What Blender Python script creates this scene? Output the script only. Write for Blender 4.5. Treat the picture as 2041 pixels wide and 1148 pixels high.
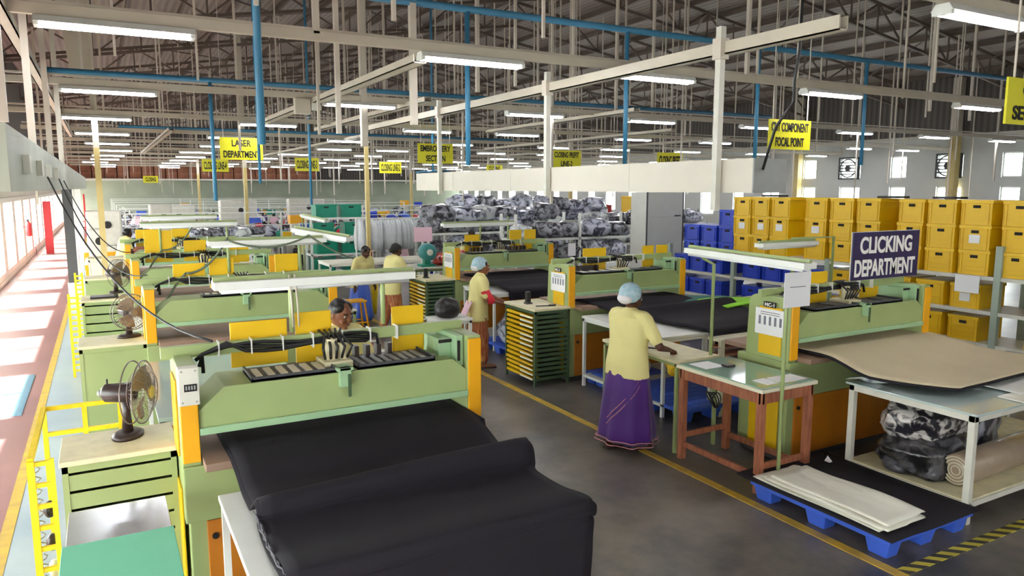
import bpy, bmesh, math, random
from mathutils import Vector, Matrix, noise
R = math.radians
PI = math.pi
for o in list(bpy.data.objects): bpy.data.objects.remove(o)
C = bpy.context.scene.collection
SC = bpy.context.scene
rnd = random.Random(7)

# ---------------------------------------------------------------- camera, sky, sun, exposure
cam_d = bpy.data.cameras.new('camera'); cam = bpy.data.objects.new('camera', cam_d); C.objects.link(cam)
cam_d.sensor_width = 36.0; cam_d.lens = 36.0 * 1470 / 2041; cam_d.clip_end = 300; cam_d.clip_start = 0.05
cam.location = (0, 0, 2.5); cam.rotation_euler = (R(90 - 7.71), 0, R(-28.94))
SC.camera = cam
w = bpy.data.worlds.new('sky'); SC.world = w; w.use_nodes = True
bg = w.node_tree.nodes['Background']; bg.inputs[0].default_value = (1.0, 0.985, 0.96, 1); bg.inputs[1].default_value = 7.5
sun_d = bpy.data.lights.new('sun', 'SUN'); sun_d.energy = 24; sun_d.angle = R(1.2); sun_d.color = (1.0, 0.95, 0.87)
sun = bpy.data.objects.new('sun', sun_d); C.objects.link(sun); sun.rotation_euler = (0, R(-36), R(4)); sun.location = (-20, 10, 25)
SC.view_settings.view_transform = 'Standard'; SC.view_settings.look = 'None'
SC.view_settings.gamma = 1.0; SC.view_settings.use_curve_mapping = False
SC.view_settings.exposure = 1.08
TUBE = 27.0

# ---------------------------------------------------------------- materials
def lin(c):
    r = []
    for v in c:
        v = v / 255.0
        r.append(v / 12.92 if v <= 0.04045 else ((v + 0.055) / 1.055) ** 2.4)
    return (r[0], r[1], r[2], 1)
_m = {}
def mat(name, rgb, rough=0.5, metal=0.0, var=0.0, scale=6.0, rgb2=None, bump=0.0, coat=0.0, stretch=None, detail=5.0, spec=0.5, sheen=0.0):
    if name in _m: return _m[name]
    m = bpy.data.materials.new(name); m.use_nodes = True; nt = m.node_tree; N = nt.nodes; L = nt.links
    b = N['Principled BSDF']; b.inputs['Base Color'].default_value = lin(rgb); b.inputs['Roughness'].default_value = rough
    b.inputs['Metallic'].default_value = metal; b.inputs['Coat Weight'].default_value = coat
    b.inputs['Specular IOR Level'].default_value = spec; b.inputs['Sheen Weight'].default_value = sheen
    if var > 0 or rgb2 or bump:
        tc = N.new('ShaderNodeTexCoord'); nz = N.new('ShaderNodeTexNoise')
        nz.inputs['Scale'].default_value = scale; nz.inputs['Detail'].default_value = detail
        src = tc.outputs['Object']
        if stretch:
            mp = N.new('ShaderNodeMapping'); mp.inputs['Scale'].default_value = stretch; L.new(src, mp.inputs[0]); src = mp.outputs[0]
        L.new(src, nz.inputs['Vector'])
        if var > 0 or rgb2:
            rp = N.new('ShaderNodeValToRGB'); a = lin(rgb)
            rp.color_ramp.elements[0].position = 0.35; rp.color_ramp.elements[1].position = 0.65
            if rgb2: rp.color_ramp.elements[0].color = a; rp.color_ramp.elements[1].color = lin(rgb2)
            else:
                rp.color_ramp.elements[0].color = tuple(v * (1 - var) for v in a[:3]) + (1,)
                rp.color_ramp.elements[1].color = tuple(min(1, v * (1 + var * 0.6)) for v in a[:3]) + (1,)
            L.new(nz.outputs['Fac'], rp.inputs[0]); L.new(rp.outputs[0], b.inputs['Base Color'])
        if bump:
            bp = N.new('ShaderNodeBump'); bp.inputs['Strength'].default_value = bump; bp.inputs['Distance'].default_value = 0.02
            L.new(nz.outputs['Fac'], bp.inputs['Height']); L.new(bp.outputs[0], b.inputs['Normal'])
    _m[name] = m; return m
def emis(name, rgb, s):
    m = bpy.data.materials.new(name); m.use_nodes = True; b = m.node_tree.nodes['Principled BSDF']
    b.inputs['Base Color'].default_value = lin(rgb); b.inputs['Emission Color'].default_value = lin(rgb); b.inputs['Emission Strength'].default_value = s
    return m
def stripes(name, c1, c2, freq, axis, rough=0.6, bump=0.0, sharp=True, diag=False):
    m = bpy.data.materials.new(name); m.use_nodes = True; nt = m.node_tree; N = nt.nodes; L = nt.links; b = N['Principled BSDF']
    b.inputs['Roughness'].default_value = rough
    tc = N.new('ShaderNodeTexCoord'); wv = N.new('ShaderNodeTexWave'); wv.inputs['Scale'].default_value = freq
    wv.bands_direction = 'DIAGONAL' if diag else axis; wv.inputs['Distortion'].default_value = 0
    L.new(tc.outputs['Object'], wv.inputs['Vector'])
    rp = N.new('ShaderNodeValToRGB'); rp.color_ramp.elements[0].color = lin(c1); rp.color_ramp.elements[1].color = lin(c2)
    if sharp: rp.color_ramp.interpolation = 'CONSTANT'; rp.color_ramp.elements[1].position = 0.5
    L.new(wv.outputs['Fac'], rp.inputs[0]); L.new(rp.outputs[0], b.inputs['Base Color'])
    if bump:
        bp = N.new('ShaderNodeBump'); bp.inputs['Strength'].default_value = bump; bp.inputs['Distance'].default_value = 0.03
        L.new(wv.outputs['Fac'], bp.inputs['Height']); L.new(bp.outputs[0], b.inputs['Normal'])
    return m
def glassy(name, tint=(245, 250, 250), f=0.08, rough=0.02, alpha=None):
    m = bpy.data.materials.new(name); m.use_nodes = True; nt = m.node_tree; N = nt.nodes; L = nt.links
    out = N['Material Output']; tr = N.new('ShaderNodeBsdfTransparent'); tr.inputs[0].default_value = lin(tint)
    gl = N.new('ShaderNodeBsdfGlossy'); gl.inputs['Roughness'].default_value = rough
    mx = N.new('ShaderNodeMixShader'); mx.inputs[0].default_value = f
    L.new(tr.outputs[0], mx.inputs[1]); L.new(gl.outputs[0], mx.inputs[2]); L.new(mx.outputs[0], out.inputs[0])
    return m

M = dict(
 green=mat('green machine paint', (158, 174, 116), 0.42, var=0.06, scale=3),
 dgreen=mat('dark green paint and shade', (70, 94, 64), 0.45, var=0.1, scale=5),
 mint=mat('mint green paint', (158, 192, 150), 0.4, var=0.05, scale=4),
 orange=mat('orange yellow panel paint', (238, 170, 12), 0.4, var=0.06, scale=4),
 rust=mat('brownish orange panel paint', (196, 118, 24), 0.5, var=0.12, scale=3),
 yellow=mat('yellow plastic', (230, 186, 14), 0.4, var=0.05, scale=4),
 ypaint=mat('bright yellow paint', (246, 214, 22), 0.45, var=0.1, scale=14),
 cream=mat('cream laminate', (226, 222, 196), 0.4, var=0.05, scale=5),
 worn=mat('worn cream board', (222, 214, 176), 0.5, var=0.1, scale=9),
 white=mat('white paint', (232, 234, 228), 0.45, var=0.03),
 offwhite=mat('off white paint', (214, 212, 200), 0.5, var=0.06, scale=8),
 beige=mat('beige duct panel', (214, 207, 194), 0.6, var=0.02),
 grey=mat('grey steel', (150, 152, 150), 0.45, var=0.05),
 dgrey=mat('dark grey steel', (70, 72, 74), 0.5),
 black=mat('black plastic', (30, 28, 30), 0.4),
 slot=mat('dark opening', (26, 22, 20), 0.8),
 brownplastic=mat('brown black plastic', (52, 40, 38), 0.35),
 blackcloth=mat('black foam cloth', (36, 33, 39), 0.85, var=0.06, scale=2, spec=0.25),
 felt=mat('beige felt sheet', (205, 190, 158), 0.85, var=0.03, scale=3),
 brownboard=mat('brown fibre board', (150, 122, 104), 0.6, var=0.1, scale=4),
 board=mat('pale plywood board', (214, 178, 140), 0.55, var=0.08, scale=5, stretch=(1, 6, 1)),
 wood=mat('reddish table wood', (170, 106, 76), 0.5, rgb2=(140, 82, 58), scale=7, stretch=(5, 5, 0.7)),
 bluep=mat('blue plastic', (66, 104, 216), 0.38, var=0.08, scale=5),
 blued=mat('deep blue crate plastic', (28, 62, 190), 0.38, var=0.06, scale=5),
 pipeblue=mat('blue pipe paint', (66, 134, 172), 0.45, var=0.08, scale=6),
 teal=mat('teal green plastic', (16, 140, 112), 0.4, var=0.08, scale=5),
 matgreen=mat('cutting mat green', (110, 196, 160), 0.55, var=0.03, scale=4),
 steel=mat('brushed steel sheet', (205, 208, 210), 0.22, metal=0.85, var=0.04, scale=4, stretch=(1, 12, 1)),
 lightglass=mat('pale glass top', (190, 208, 204), 0.12, coat=0.5),
 rod=mat('beige painted rod', (212, 203, 188), 0.5),
 tray=mat('cream cable tray paint', (204, 195, 177), 0.5, var=0.05, scale=3),
 roof=stripes('roof sheet', (142, 130, 121), (168, 156, 146), 1.6, 'X', rough=0.55, bump=0.4, sharp=False),
 truss=mat('dusty truss steel', (108, 94, 84), 0.6, var=0.15, scale=2),
 clad=stripes('wall cladding', (86, 80, 76), (112, 106, 100), 1.3, 'Y', rough=0.6, bump=0.3, sharp=False),
 cladx=stripes('end wall cladding', (86, 80, 76), (112, 106, 100), 1.3, 'X', rough=0.6, bump=0.3, sharp=False),
 wall=mat('white wall plaster', (214, 216, 212), 0.7, var=0.03, scale=1.5),
 wallwarm=mat('cream wall plaster', (226, 216, 200), 0.7, var=0.05, scale=1.5),
 glass=glassy('window pane glass'),
 skin=mat('brown skin', (138, 88, 62), 0.5, spec=0.35),
 skind=mat('dark brown skin', (84, 52, 40), 0.5, spec=0.35),
 hair=mat('black hair', (18, 15, 15), 0.45),
 shirt=mat('pale yellow work shirt', (232, 222, 152), 0.75, var=0.04, scale=5, bump=0.25),
 cap=mat('pale blue hair net', (150, 186, 204), 0.7, rgb2=(186, 208, 216), scale=30, bump=0.4),
 capw=mat('white cap band', (226, 222, 224), 0.7),
 purple=mat('purple sari cloth', (74, 22, 120), 0.6, var=0.12, scale=3, sheen=0.2),
 pinkgold=mat('pink gold border', (206, 140, 150), 0.5),
 redcloth=mat('red sleeve cloth', (206, 36, 52), 0.6),
 redgold=mat('red and gold striped cloth', (150, 40, 42), 0.6, rgb2=(190, 140, 80), scale=9, stretch=(6, 6, 0.5)),
 eyew=mat('eye white', (225, 222, 215), 0.3), lip=mat('lips', (120, 62, 54), 0.5),
 cable=mat('black cable', (24, 24, 26), 0.45), cabled=mat('grey green cable', (100, 112, 92), 0.5),
 tie=mat('white cable tie', (225, 225, 220), 0.5),
 paper=mat('white paper', (238, 238, 240), 0.6), ink=mat('grey ink', (120, 122, 135), 0.6), inkd=mat('black ink', (18, 18, 20), 0.6),
 signy=mat('yellow sign board', (226, 220, 34), 0.5), signp=mat('dark violet sign board', (44, 34, 78), 0.45),
 signw=mat('white lettering', (240, 238, 232), 0.5),
 cloth=mat('cream white cloth', (240, 238, 222), 0.8, var=0.02, scale=6, bump=0.15),
 lime=mat('lime green sheet', (150, 222, 54), 0.6), greensheet=mat('bottle green sheet', (32, 104, 92), 0.6),
 red=mat('red paint', (190, 40, 44), 0.5), pink=mat('pink paper', (238, 200, 214), 0.6),
 tube=emis('lit fluorescent tube', (250, 250, 255), TUBE),
 tubeoff=mat('unlit tube', (236, 238, 238), 0.3),
 fanmetal=mat('fan guard wire', (128, 118, 114), 0.4, metal=0.5), fanblade=mat('smoky fan blade', (140, 122, 100), 0.3),
 fangold=mat('gold fan hub cover', (206, 184, 80), 0.35),
)
# bagged goods: grey-violet pieces seen through clear film
def bagmat(name, dark, light, scale, thr=0.5):
    m = bpy.data.materials.new(name); m.use_nodes = True; nt = m.node_tree; N = nt.nodes; L = nt.links; b = N['Principled BSDF']
    tc = N.new('ShaderNodeTexCoord'); nz = N.new('ShaderNodeTexNoise'); nz.inputs['Scale'].default_value = scale; nz.inputs['Detail'].default_value = 3; nz.inputs['Distortion'].default_value = 1.2
    L.new(tc.outputs['Object'], nz.inputs['Vector'])
    rp = N.new('ShaderNodeValToRGB'); rp.color_ramp.elements[0].color = lin(dark); rp.color_ramp.elements[1].color = lin(light)
    rp.color_ramp.elements[0].position = thr - 0.06; rp.color_ramp.elements[1].position = thr + 0.06
    L.new(nz.outputs['Fac'], rp.inputs[0]); L.new(rp.outputs[0], b.inputs['Base Color'])
    bp = N.new('ShaderNodeBump'); bp.inputs['Strength'].default_value = 0.7; bp.inputs['Distance'].default_value = 0.03
    L.new(nz.outputs['Fac'], bp.inputs['Height']); L.new(bp.outputs[0], b.inputs['Normal'])
    b.inputs['Roughness'].default_value = 0.28; b.inputs['Coat Weight'].default_value = 0.6; b.inputs['Coat Roughness'].default_value = 0.15
    return m
M['bag1'] = bagmat('clear bag of dark grey pieces', (44, 42, 50), (150, 152, 162), 7)
M['bag2'] = bagmat('clear bag of mixed grey pieces', (62, 64, 84), (200, 204, 220), 6, 0.48)
M['bag3'] = bagmat('milky clear bag', (120, 124, 140), (214, 220, 218), 4, 0.42)
M['bagb'] = bagmat('bagged black cloth', (26, 25, 28), (84, 82, 88), 6, 0.55)
M['bagw'] = bagmat('bagged black and white cloth', (40, 38, 46), (214, 208, 204), 9, 0.5)
M['redbag'] = bagmat('red pieces', (150, 24, 26), (236, 84, 70), 8)
# factory floor: worn sealed concrete, slightly glossy
def floormat(name, c1, c2, rough, sc):
    m = bpy.data.materials.new(name); m.use_nodes = True; nt = m.node_tree; N = nt.nodes; L = nt.links; b = N['Principled BSDF']
    tc = N.new('ShaderNodeTexCoord'); nz = N.new('ShaderNodeTexNoise'); nz.inputs['Scale'].default_value = sc; nz.inputs['Detail'].default_value = 8; nz.inputs['Roughness'].default_value = 0.65
    n2 = N.new('ShaderNodeTexNoise'); n2.inputs['Scale'].default_value = sc * 0.2; n2.inputs['Detail'].default_value = 4
    L.new(tc.outputs['Object'], nz.inputs['Vector']); L.new(tc.outputs['Object'], n2.inputs['Vector'])
    mx = N.new('ShaderNodeMath'); mx.operation = 'ADD'; L.new(nz.outputs['Fac'], mx.inputs[0]); L.new(n2.outputs['Fac'], mx.inputs[1])
    mh = N.new('ShaderNodeMath'); mh.operation = 'MULTIPLY'; mh.inputs[1].default_value = 0.5; L.new(mx.outputs[0], mh.inputs[0])
    rp = N.new('ShaderNodeValToRGB'); rp.color_ramp.elements[0].color = lin(c1); rp.color_ramp.elements[1].color = lin(c2)
    rp.color_ramp.elements[0].position = 0.38; rp.color_ramp.elements[1].position = 0.62
    L.new(mh.outputs[0], rp.inputs[0]); L.new(rp.outputs[0], b.inputs['Base Color'])
    rr = N.new('ShaderNodeMapRange'); rr.inputs[3].default_value = rough - 0.1; rr.inputs[4].default_value = rough + 0.15
    L.new(nz.outputs['Fac'], rr.inputs[0]); L.new(rr.outputs[0], b.inputs['Roughness'])
    return m
M['concrete'] = floormat('worn grey concrete', (56, 56, 60), (128, 120, 110), 0.32, 2.6)
M['redfloor'] = floormat('maroon walkway paint', (132, 88, 88), (158, 112, 108), 0.35, 2.0)
M['daylitfloor'] = floormat('concrete with painted daylight', (150, 166, 176), (176, 186, 190), 0.3, 2.0)
M['linepaint'] = mat('worn yellow floor paint', (206, 168, 50), 0.5, rgb2=(176, 146, 66), scale=7)
M['hazard'] = stripes('yellow black hazard tape', (60, 56, 44), (200, 184, 60), 4.4, 'X', diag=True)

# ---------------------------------------------------------------- mesh helpers
class MB:
    def __init__(s): s.v = []; s.f = []
    def box(s, x0, y0, z0, x1, y1, z1):
        n = len(s.v)
        s.v += [(x0,y0,z0),(x1,y0,z0),(x1,y1,z0),(x0,y1,z0),(x0,y0,z1),(x1,y0,z1),(x1,y1,z1),(x0,y1,z1)]
        s.f += [(n,n+3,n+2,n+1),(n+4,n+5,n+6,n+7),(n,n+1,n+5,n+4),(n+1,n+2,n+6,n+5),(n+2,n+3,n+7,n+6),(n+3,n,n+4,n+7)]
        return s
    def frame(s, p, q):
        p = Vector(p); q = Vector(q); d = (q - p)
        if d.length < 1e-6: d = Vector((0,0,1))
        d.normalize(); u = Vector((0,0,1)) if abs(d.z) < 0.95 else Vector((0,1,0))
        a = d.cross(u).normalized(); b = a.cross(d).normalized(); return p, q, d, a, b
    def bar(s, p, q, w, h):
        p, q, d, a, b = s.frame(p, q); n = len(s.v); a = a * w / 2; b = b * h / 2
        for c in (p, q): s.v += [tuple(c - a - b), tuple(c + a - b), tuple(c + a + b), tuple(c - a + b)]
        s.f += [(n,n+1,n+2,n+3),(n+7,n+6,n+5,n+4),(n,n+4,n+5,n+1),(n+1,n+5,n+6,n+2),(n+2,n+6,n+7,n+3),(n+3,n+7,n+4,n)]
        return s
    def tube(s, pts, r, n=8, cap=True):
        pts = [Vector(p) for p in pts]; rs = r if isinstance(r, (list, tuple)) else [r] * len(pts)
        k0 = len(s.v); prev = None
        for i, p in enumerate(pts):
            d = (pts[min(i+1, len(pts)-1)] - pts[max(i-1, 0)])
            if d.length < 1e-9: d = Vector((0,0,1))
            d.normalize()
            if prev is None:
                u = Vector((0,0,1)) if abs(d.z) < 0.9 else Vector((0,1,0)); a = d.cross(u).normalized()
            else:
                a = (prev - d * prev.dot(d)).normalized()
            prev = a; b = d.cross(a)
            for j in range(n):
                t = 2 * PI * j / n; s.v.append(tuple(p + (a * math.cos(t) + b * math.sin(t)) * rs[i]))
        for i in range(len(pts) - 1):
            for j in range(n):
                A = k0 + i*n + j; B = k0 + i*n + (j+1) % n; s.f.append((A, B, B+n, A+n))
        if cap: s.f.append(tuple(k0 + j for j in reversed(range(n)))); s.f.append(tuple(k0 + (len(pts)-1)*n + j for j in range(n)))
        return s
    def cap(s, p, q, r1, r2, n=10, h=3):
        """closed tapered capsule"""
        p, q, d, a, b = s.frame(p, q); pts = []; rs = []
        for i in range(h): t = PI/2 * i / h; pts.append(p - d * r1 * math.cos(t)); rs.append(max(1e-4, r1 * math.sin(t)))
        pts += [p, q]; rs += [r1, r2]
        for i in range(h-1, -1, -1): t = PI/2 * i / h; pts.append(q + d * r2 * math.cos(t)); rs.append(max(1e-4, r2 * math.sin(t)))
        k0 = len(s.v)
        for c, r in zip(pts, rs):
            for j in range(n): t = 2*PI*j/n; s.v.append(tuple(c + (a*math.cos(t) + b*math.sin(t)) * r))
        for i in range(len(pts)-1):
            for j in range(n):
                A = k0+i*n+j; B = k0+i*n+(j+1)%n; s.f.append((A, B, B+n, A+n))
        s.f.append(tuple(k0+j for j in reversed(range(n)))); s.f.append(tuple(k0+(len(pts)-1)*n+j for j in range(n)))
        return s
    def ell(s, c, r, n=12, m=8, M3=None):
        k0 = len(s.v); c = Vector(c)
        for i in range(m+1):
            ph = PI * i / m
            for j in range(n):
                t = 2*PI*j/n; p = Vector((r[0]*max(1e-4, math.sin(ph))*math.cos(t), r[1]*max(1e-4, math.sin(ph))*math.sin(t), -r[2]*math.cos(ph)))
                if M3: p = M3 @ p
                s.v.append(tuple(c + p))
        for i in range(m):
            for j in range(n): A = k0+i*n+j; B = k0+i*n+(j+1)%n; s.f.append((A, B, B+n, A+n))
        s.f.append(tuple(k0+j for j in reversed(range(n)))); s.f.append(tuple(k0+m*n+j for j in range(n)))
        return s
    def loft(s, rings, cap=True):
        k0 = len(s.v); n = len(rings[0])
        for r in rings: s.v += [tuple(p) for p in r]
        for i in range(len(rings)-1):
            for j in range(n): A = k0+i*n+j; B = k0+i*n+(j+1)%n; s.f.append((A, B, B+n, A+n))
        if cap: s.f.append(tuple(k0+j for j in reversed(range(n)))); s.f.append(tuple(k0+(len(rings)-1)*n+j for j in range(n)))
        return s
    def prism(s, poly, axis, a, b):
        """poly: 2d outline; axis 'x','y','z' is the extrusion direction from a to b"""
        n = len(poly); k = len(s.v)
        for t in (a, b):
            for (u, v) in poly: s.v.append({'x': (t,u,v), 'y': (u,t,v), 'z': (u,v,t)}[axis])
        s.f.append(tuple(range(k, k+n))); s.f.append(tuple(reversed(range(k+n, k+2*n))))
        for j in range(n): s.f.append((k+j, k+n+j, k+n+(j+1)%n, k+(j+1)%n))
        return s
    def grid(s, nu, nv, fn):
        k = len(s.v)
        for i in range(nu+1):
            for j in range(nv+1): s.v.append(tuple(fn(i/nu, j/nv)))
        for i in range(nu):
            for j in range(nv): a = k+i*(nv+1)+j; s.f.append((a, a+nv+1, a+nv+2, a+1))
        return s
    def build(s, name, m, parent=None, smooth=False, bevel=0.0, solid=0.0, sub=0, kind=None, label=None, local=False, flat_angle=None):
        me = bpy.data.meshes.new(name); off = Vector((0,0,0))
        if parent is not None and not local:
            q = parent
            while q is not None: off += Vector(q.location); q = q.parent
        elif parent is None and s.v and not local:
            xs = [v[0] for v in s.v]; ys = [v[1] for v in s.v]; zs = [v[2] for v in s.v]
            off = Vector(((min(xs)+max(xs))/2, (min(ys)+max(ys))/2, min(zs)))
        me.from_pydata([(v[0]-off.x, v[1]-off.y, v[2]-off.z) for v in s.v], [], s.f)
        bm = bmesh.new(); bm.from_mesh(me); bmesh.ops.recalc_face_normals(bm, faces=bm.faces[:]); bm.to_mesh(me); bm.free()
        me.materials.append(m)
        o = bpy.data.objects.new(name, me); C.objects.link(o)
        if parent is not None: o.parent = parent
        elif not local: o.location = off
        if smooth:
            for p in me.polygons: p.use_smooth = True
        if solid: md = o.modifiers.new('solid', 'SOLIDIFY'); md.thickness = solid; md.offset = 0
        if bevel: md = o.modifiers.new('bevel', 'BEVEL'); md.width = bevel; md.segments = 2; md.limit_method = 'ANGLE'
        if sub: md = o.modifiers.new('sub', 'SUBSURF'); md.levels = sub; md.render_levels = sub
        if kind: o['kind'] = kind
        if label: o['label'] = label
        return o
def tag(o, label, cat, group=None, kind=None):
    o['label'] = label; o['category'] = cat
    if group: o['group'] = group
    if kind: o['kind'] = kind
    return o
def thing(name, label, cat, loc=(0,0,0), rz=0.0, group=None):
    o = bpy.data.objects.new(name, None); C.objects.link(o); o.location = loc; o.rotation_euler = (0,0,rz); o.empty_display_size = 0.1
    return tag(o, label, cat, group)
def copy_tree(o, parent=None):
    c = o.copy(); C.objects.link(c)
    if parent is not None: c.parent = parent
    for ch in [k for k in C.objects if k.parent == o]: copy_tree(ch, c)
    return c
def dup(o, loc, rz=None, label=None, group=None, scale=None):
    c = copy_tree(o); c.location = loc
    if rz is not None: c.rotation_euler = (0,0,rz)
    if label: c['label'] = label
    if group: c['group'] = group
    if scale: c.scale = scale
    return c
def struct(mb, name, m, **k): return mb.build(name, m, kind='structure', **k)
def bake(o, smooth=True):
    bpy.context.view_layer.update()
    dg = bpy.context.evaluated_depsgraph_get(); me = bpy.data.meshes.new_from_object(o.evaluated_get(dg)); o.modifiers.clear(); o.data = me
    if smooth:
        for p in me.polygons: p.use_smooth = True
    return o
def lettering(string, wd, ht, m, parent, loc, rot, name='lettering', depth=0.002):
    cu = bpy.data.curves.new('txt', 'FONT'); cu.body = string; cu.align_x = 'CENTER'; cu.align_y = 'CENTER'; cu.extrude = depth; cu.offset = 0.028
    t = bpy.data.objects.new('txt', cu); C.objects.link(t); bpy.context.view_layer.update()
    me = bpy.data.meshes.new_from_object(t.evaluated_get(bpy.context.evaluated_depsgraph_get())); bpy.data.objects.remove(t)
    xs = [v.co.x for v in me.vertices]; ys = [v.co.y for v in me.vertices]
    cx, cy = (min(xs)+max(xs))/2, (min(ys)+max(ys))/2; sx = wd/(max(xs)-min(xs)); sy = ht/(max(ys)-min(ys))
    for v in me.vertices: v.co = ((v.co.x-cx)*sx, (v.co.y-cy)*sy, v.co.z)
    me.materials.clear(); me.materials.append(m)
    o = bpy.data.objects.new(name, me); C.objects.link(o); o.parent = parent; o.location = loc; o.rotation_euler = rot
    return o
ORD = ['first','second','third','fourth','fifth','sixth','seventh','eighth','ninth','tenth','eleventh','twelfth','thirteenth','fourteenth','fifteenth','sixteenth']
# ================================================================ SETTING
W0, W1, YB, YE = -2.35, 29.0, -6.0, 62.0
struct(MB().box(W0-2, YB, -0.12, W1, YE, 0), 'floor', M['concrete'])
struct(MB().box(W0, YB, 0.0, -0.80, YE, 0.004), 'trim_1', M['redfloor'])
struct(MB().box(-0.72, YB, 0.0, 0.25, YE, 0.003), 'trim_2', M['daylitfloor'])  # same concrete, with the daylight on it painted in as pale grey blue
struct(MB().box(-0.80, YB, 0.0, -0.72, YE, 0.006), 'trim_3', M['linepaint'])
struct(MB().box(4.36, YB, 0.0, 4.44, 16.5, 0.006), 'trim_4', M['linepaint'])
struct(MB().box(4.44, 2.70, 0.0, 7.6, 2.78, 0.006), 'trim_5', M['hazard'])
# left wall: plinth, piers, header; dark upper cladding stands in for the shaded roof void
PY = [YB + 3.0 * i for i in range(0, 24)]
mb = MB().box(W0-0.2, YB, 0, W0, YE, 0.28).box(W0-0.2, YB, 2.12, W0, YE, 3.7)
for y in PY: mb.box(W0-0.2, y-0.35, 0.28, W0, y+0.35, 2.12)
struct(mb, 'wall_left', M['wallwarm'])
struct(MB().box(W0-0.12, YB, 3.7, W0-0.02, YE, 6.9), 'wall_left_upper', M['clad'])
struct(MB().box(W0, YB, 0.0, W0+0.02, YE, 0.12), 'baseboard_left', M['wallwarm'])
struct(MB().box(W0, YB, 2.12, W0+0.10, YE, 2.24), 'trim_6', M['offwhite'])
wn = 0
for i in range(0, len(PY)-1):
    y0, y1 = PY[i]+0.35, PY[i+1]-0.35; wn += 1; x = W0-0.1
    f = MB()
    for yy in (y0, (y0+y1)/2-0.02, y1-0.04): f.box(x-0.03, yy, 0.28, x+0.03, yy+0.04, 2.12)
    for zz in (0.28, 2.08): f.box(x-0.03, y0, zz, x+0.03, y1, zz+0.04)
    o = struct(f, 'window_%d' % wn, M['white'])
    p = MB().box(x-0.004, y0, 0.3, x+0.004, y1, 2.1).build('pane', M['glass'], o)
# right wall with two rows of windows
mb = MB(); RW = []
zs = [(1.1, 2.56), (2.9, 3.8)]
yy = 12.0; segs = []
while yy < 61:
    segs += [(yy+0.3, yy+1.3), (yy+2.6, yy+3.3)]; yy += 4.4
mb.box(W1, YB, 0, W1+0.2, YE, 1.1).box(W1, YB, 2.56, W1+0.2, YE, 2.9).box(W1, YB, 3.8, W1+0.2, YE, 4.5)
prev = YB
for a, b in segs:
    mb.box(W1, prev, 1.1, W1+0.2, a, 2.56); mb.box(W1, prev, 2.9, W1+0.2, a, 3.8); prev = b
mb.box(W1, prev, 1.1, W1+0.2, YE, 2.56); mb.box(W1, prev, 2.9, W1+0.2, YE, 3.8)
struct(mb, 'wall_right', M['wall'])
struct(MB().box(W1+0.02, YB, 4.5, W1+0.12, YE, 6.9), 'wall_right_upper', M['clad'])
for a, b in segs:
    for z0, z1 in zs:
        wn += 1; x = W1+0.1; f = MB()
        for q in (a, b-0.05): f.box(x-0.03, q, z0, x+0.03, q+0.05, z1)
        for q in (z0, z1-0.05): f.box(x-0.03, a, q, x+0.03, b, q+0.05)
        o = struct(f, 'window_%d' % wn, M['white']); MB().box(x-0.004, a, z0, x+0.004, b, z1).build('pane', M['glass'], o)
struct(MB().box(W1-0.12, YB, 4.42, W1, YE, 4.55), 'trim_7', M['offwhite'])
# far and rear walls
struct(MB().box(W0, YE, 0, W1, YE+0.2, 3.1), 'wall_back', mat('grey green far wall', (172, 180, 160), 0.7, var=0.1, scale=0.8))
struct(MB().box(W0, YE+0.05, 3.1, W1, YE+0.2, 9.6), 'wall_back_upper', M['cladx'])
struct(MB().box(W0, YB-0.2, 0, W1, YB, 9.6), 'wall_front', M['wall'])
# mezzanine of stacked cartons along the far wall
o = struct(MB().box(W0+0.1, 57.5, 3.05, W1-0.1, YE, 3.15), 'mezzanine', M['offwhite'])
carton = mat('brown carton', (176, 116, 84), 0.7, rgb2=(142, 88, 64), scale=1.2, detail=2)
k = 0
for i in range(40):
    x = W0 + 0.4 + i * 0.76
    n = 3
    if x > 14.5: break
    for j in range(n):
        b = MB().box(x, 58.0, 3.16+j*0.46, x+0.70, 58.7, 3.16+j*0.46+0.44)
        b.box(x, 57.985, 3.36+j*0.46, x+0.70, 58.0, 3.39+j*0.46)
        tag(b.build('carton', carton), 'brown carton stacked on the far mezzanine above the grey green wall', 'carton', 'cartons along the far mezzanine')
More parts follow.
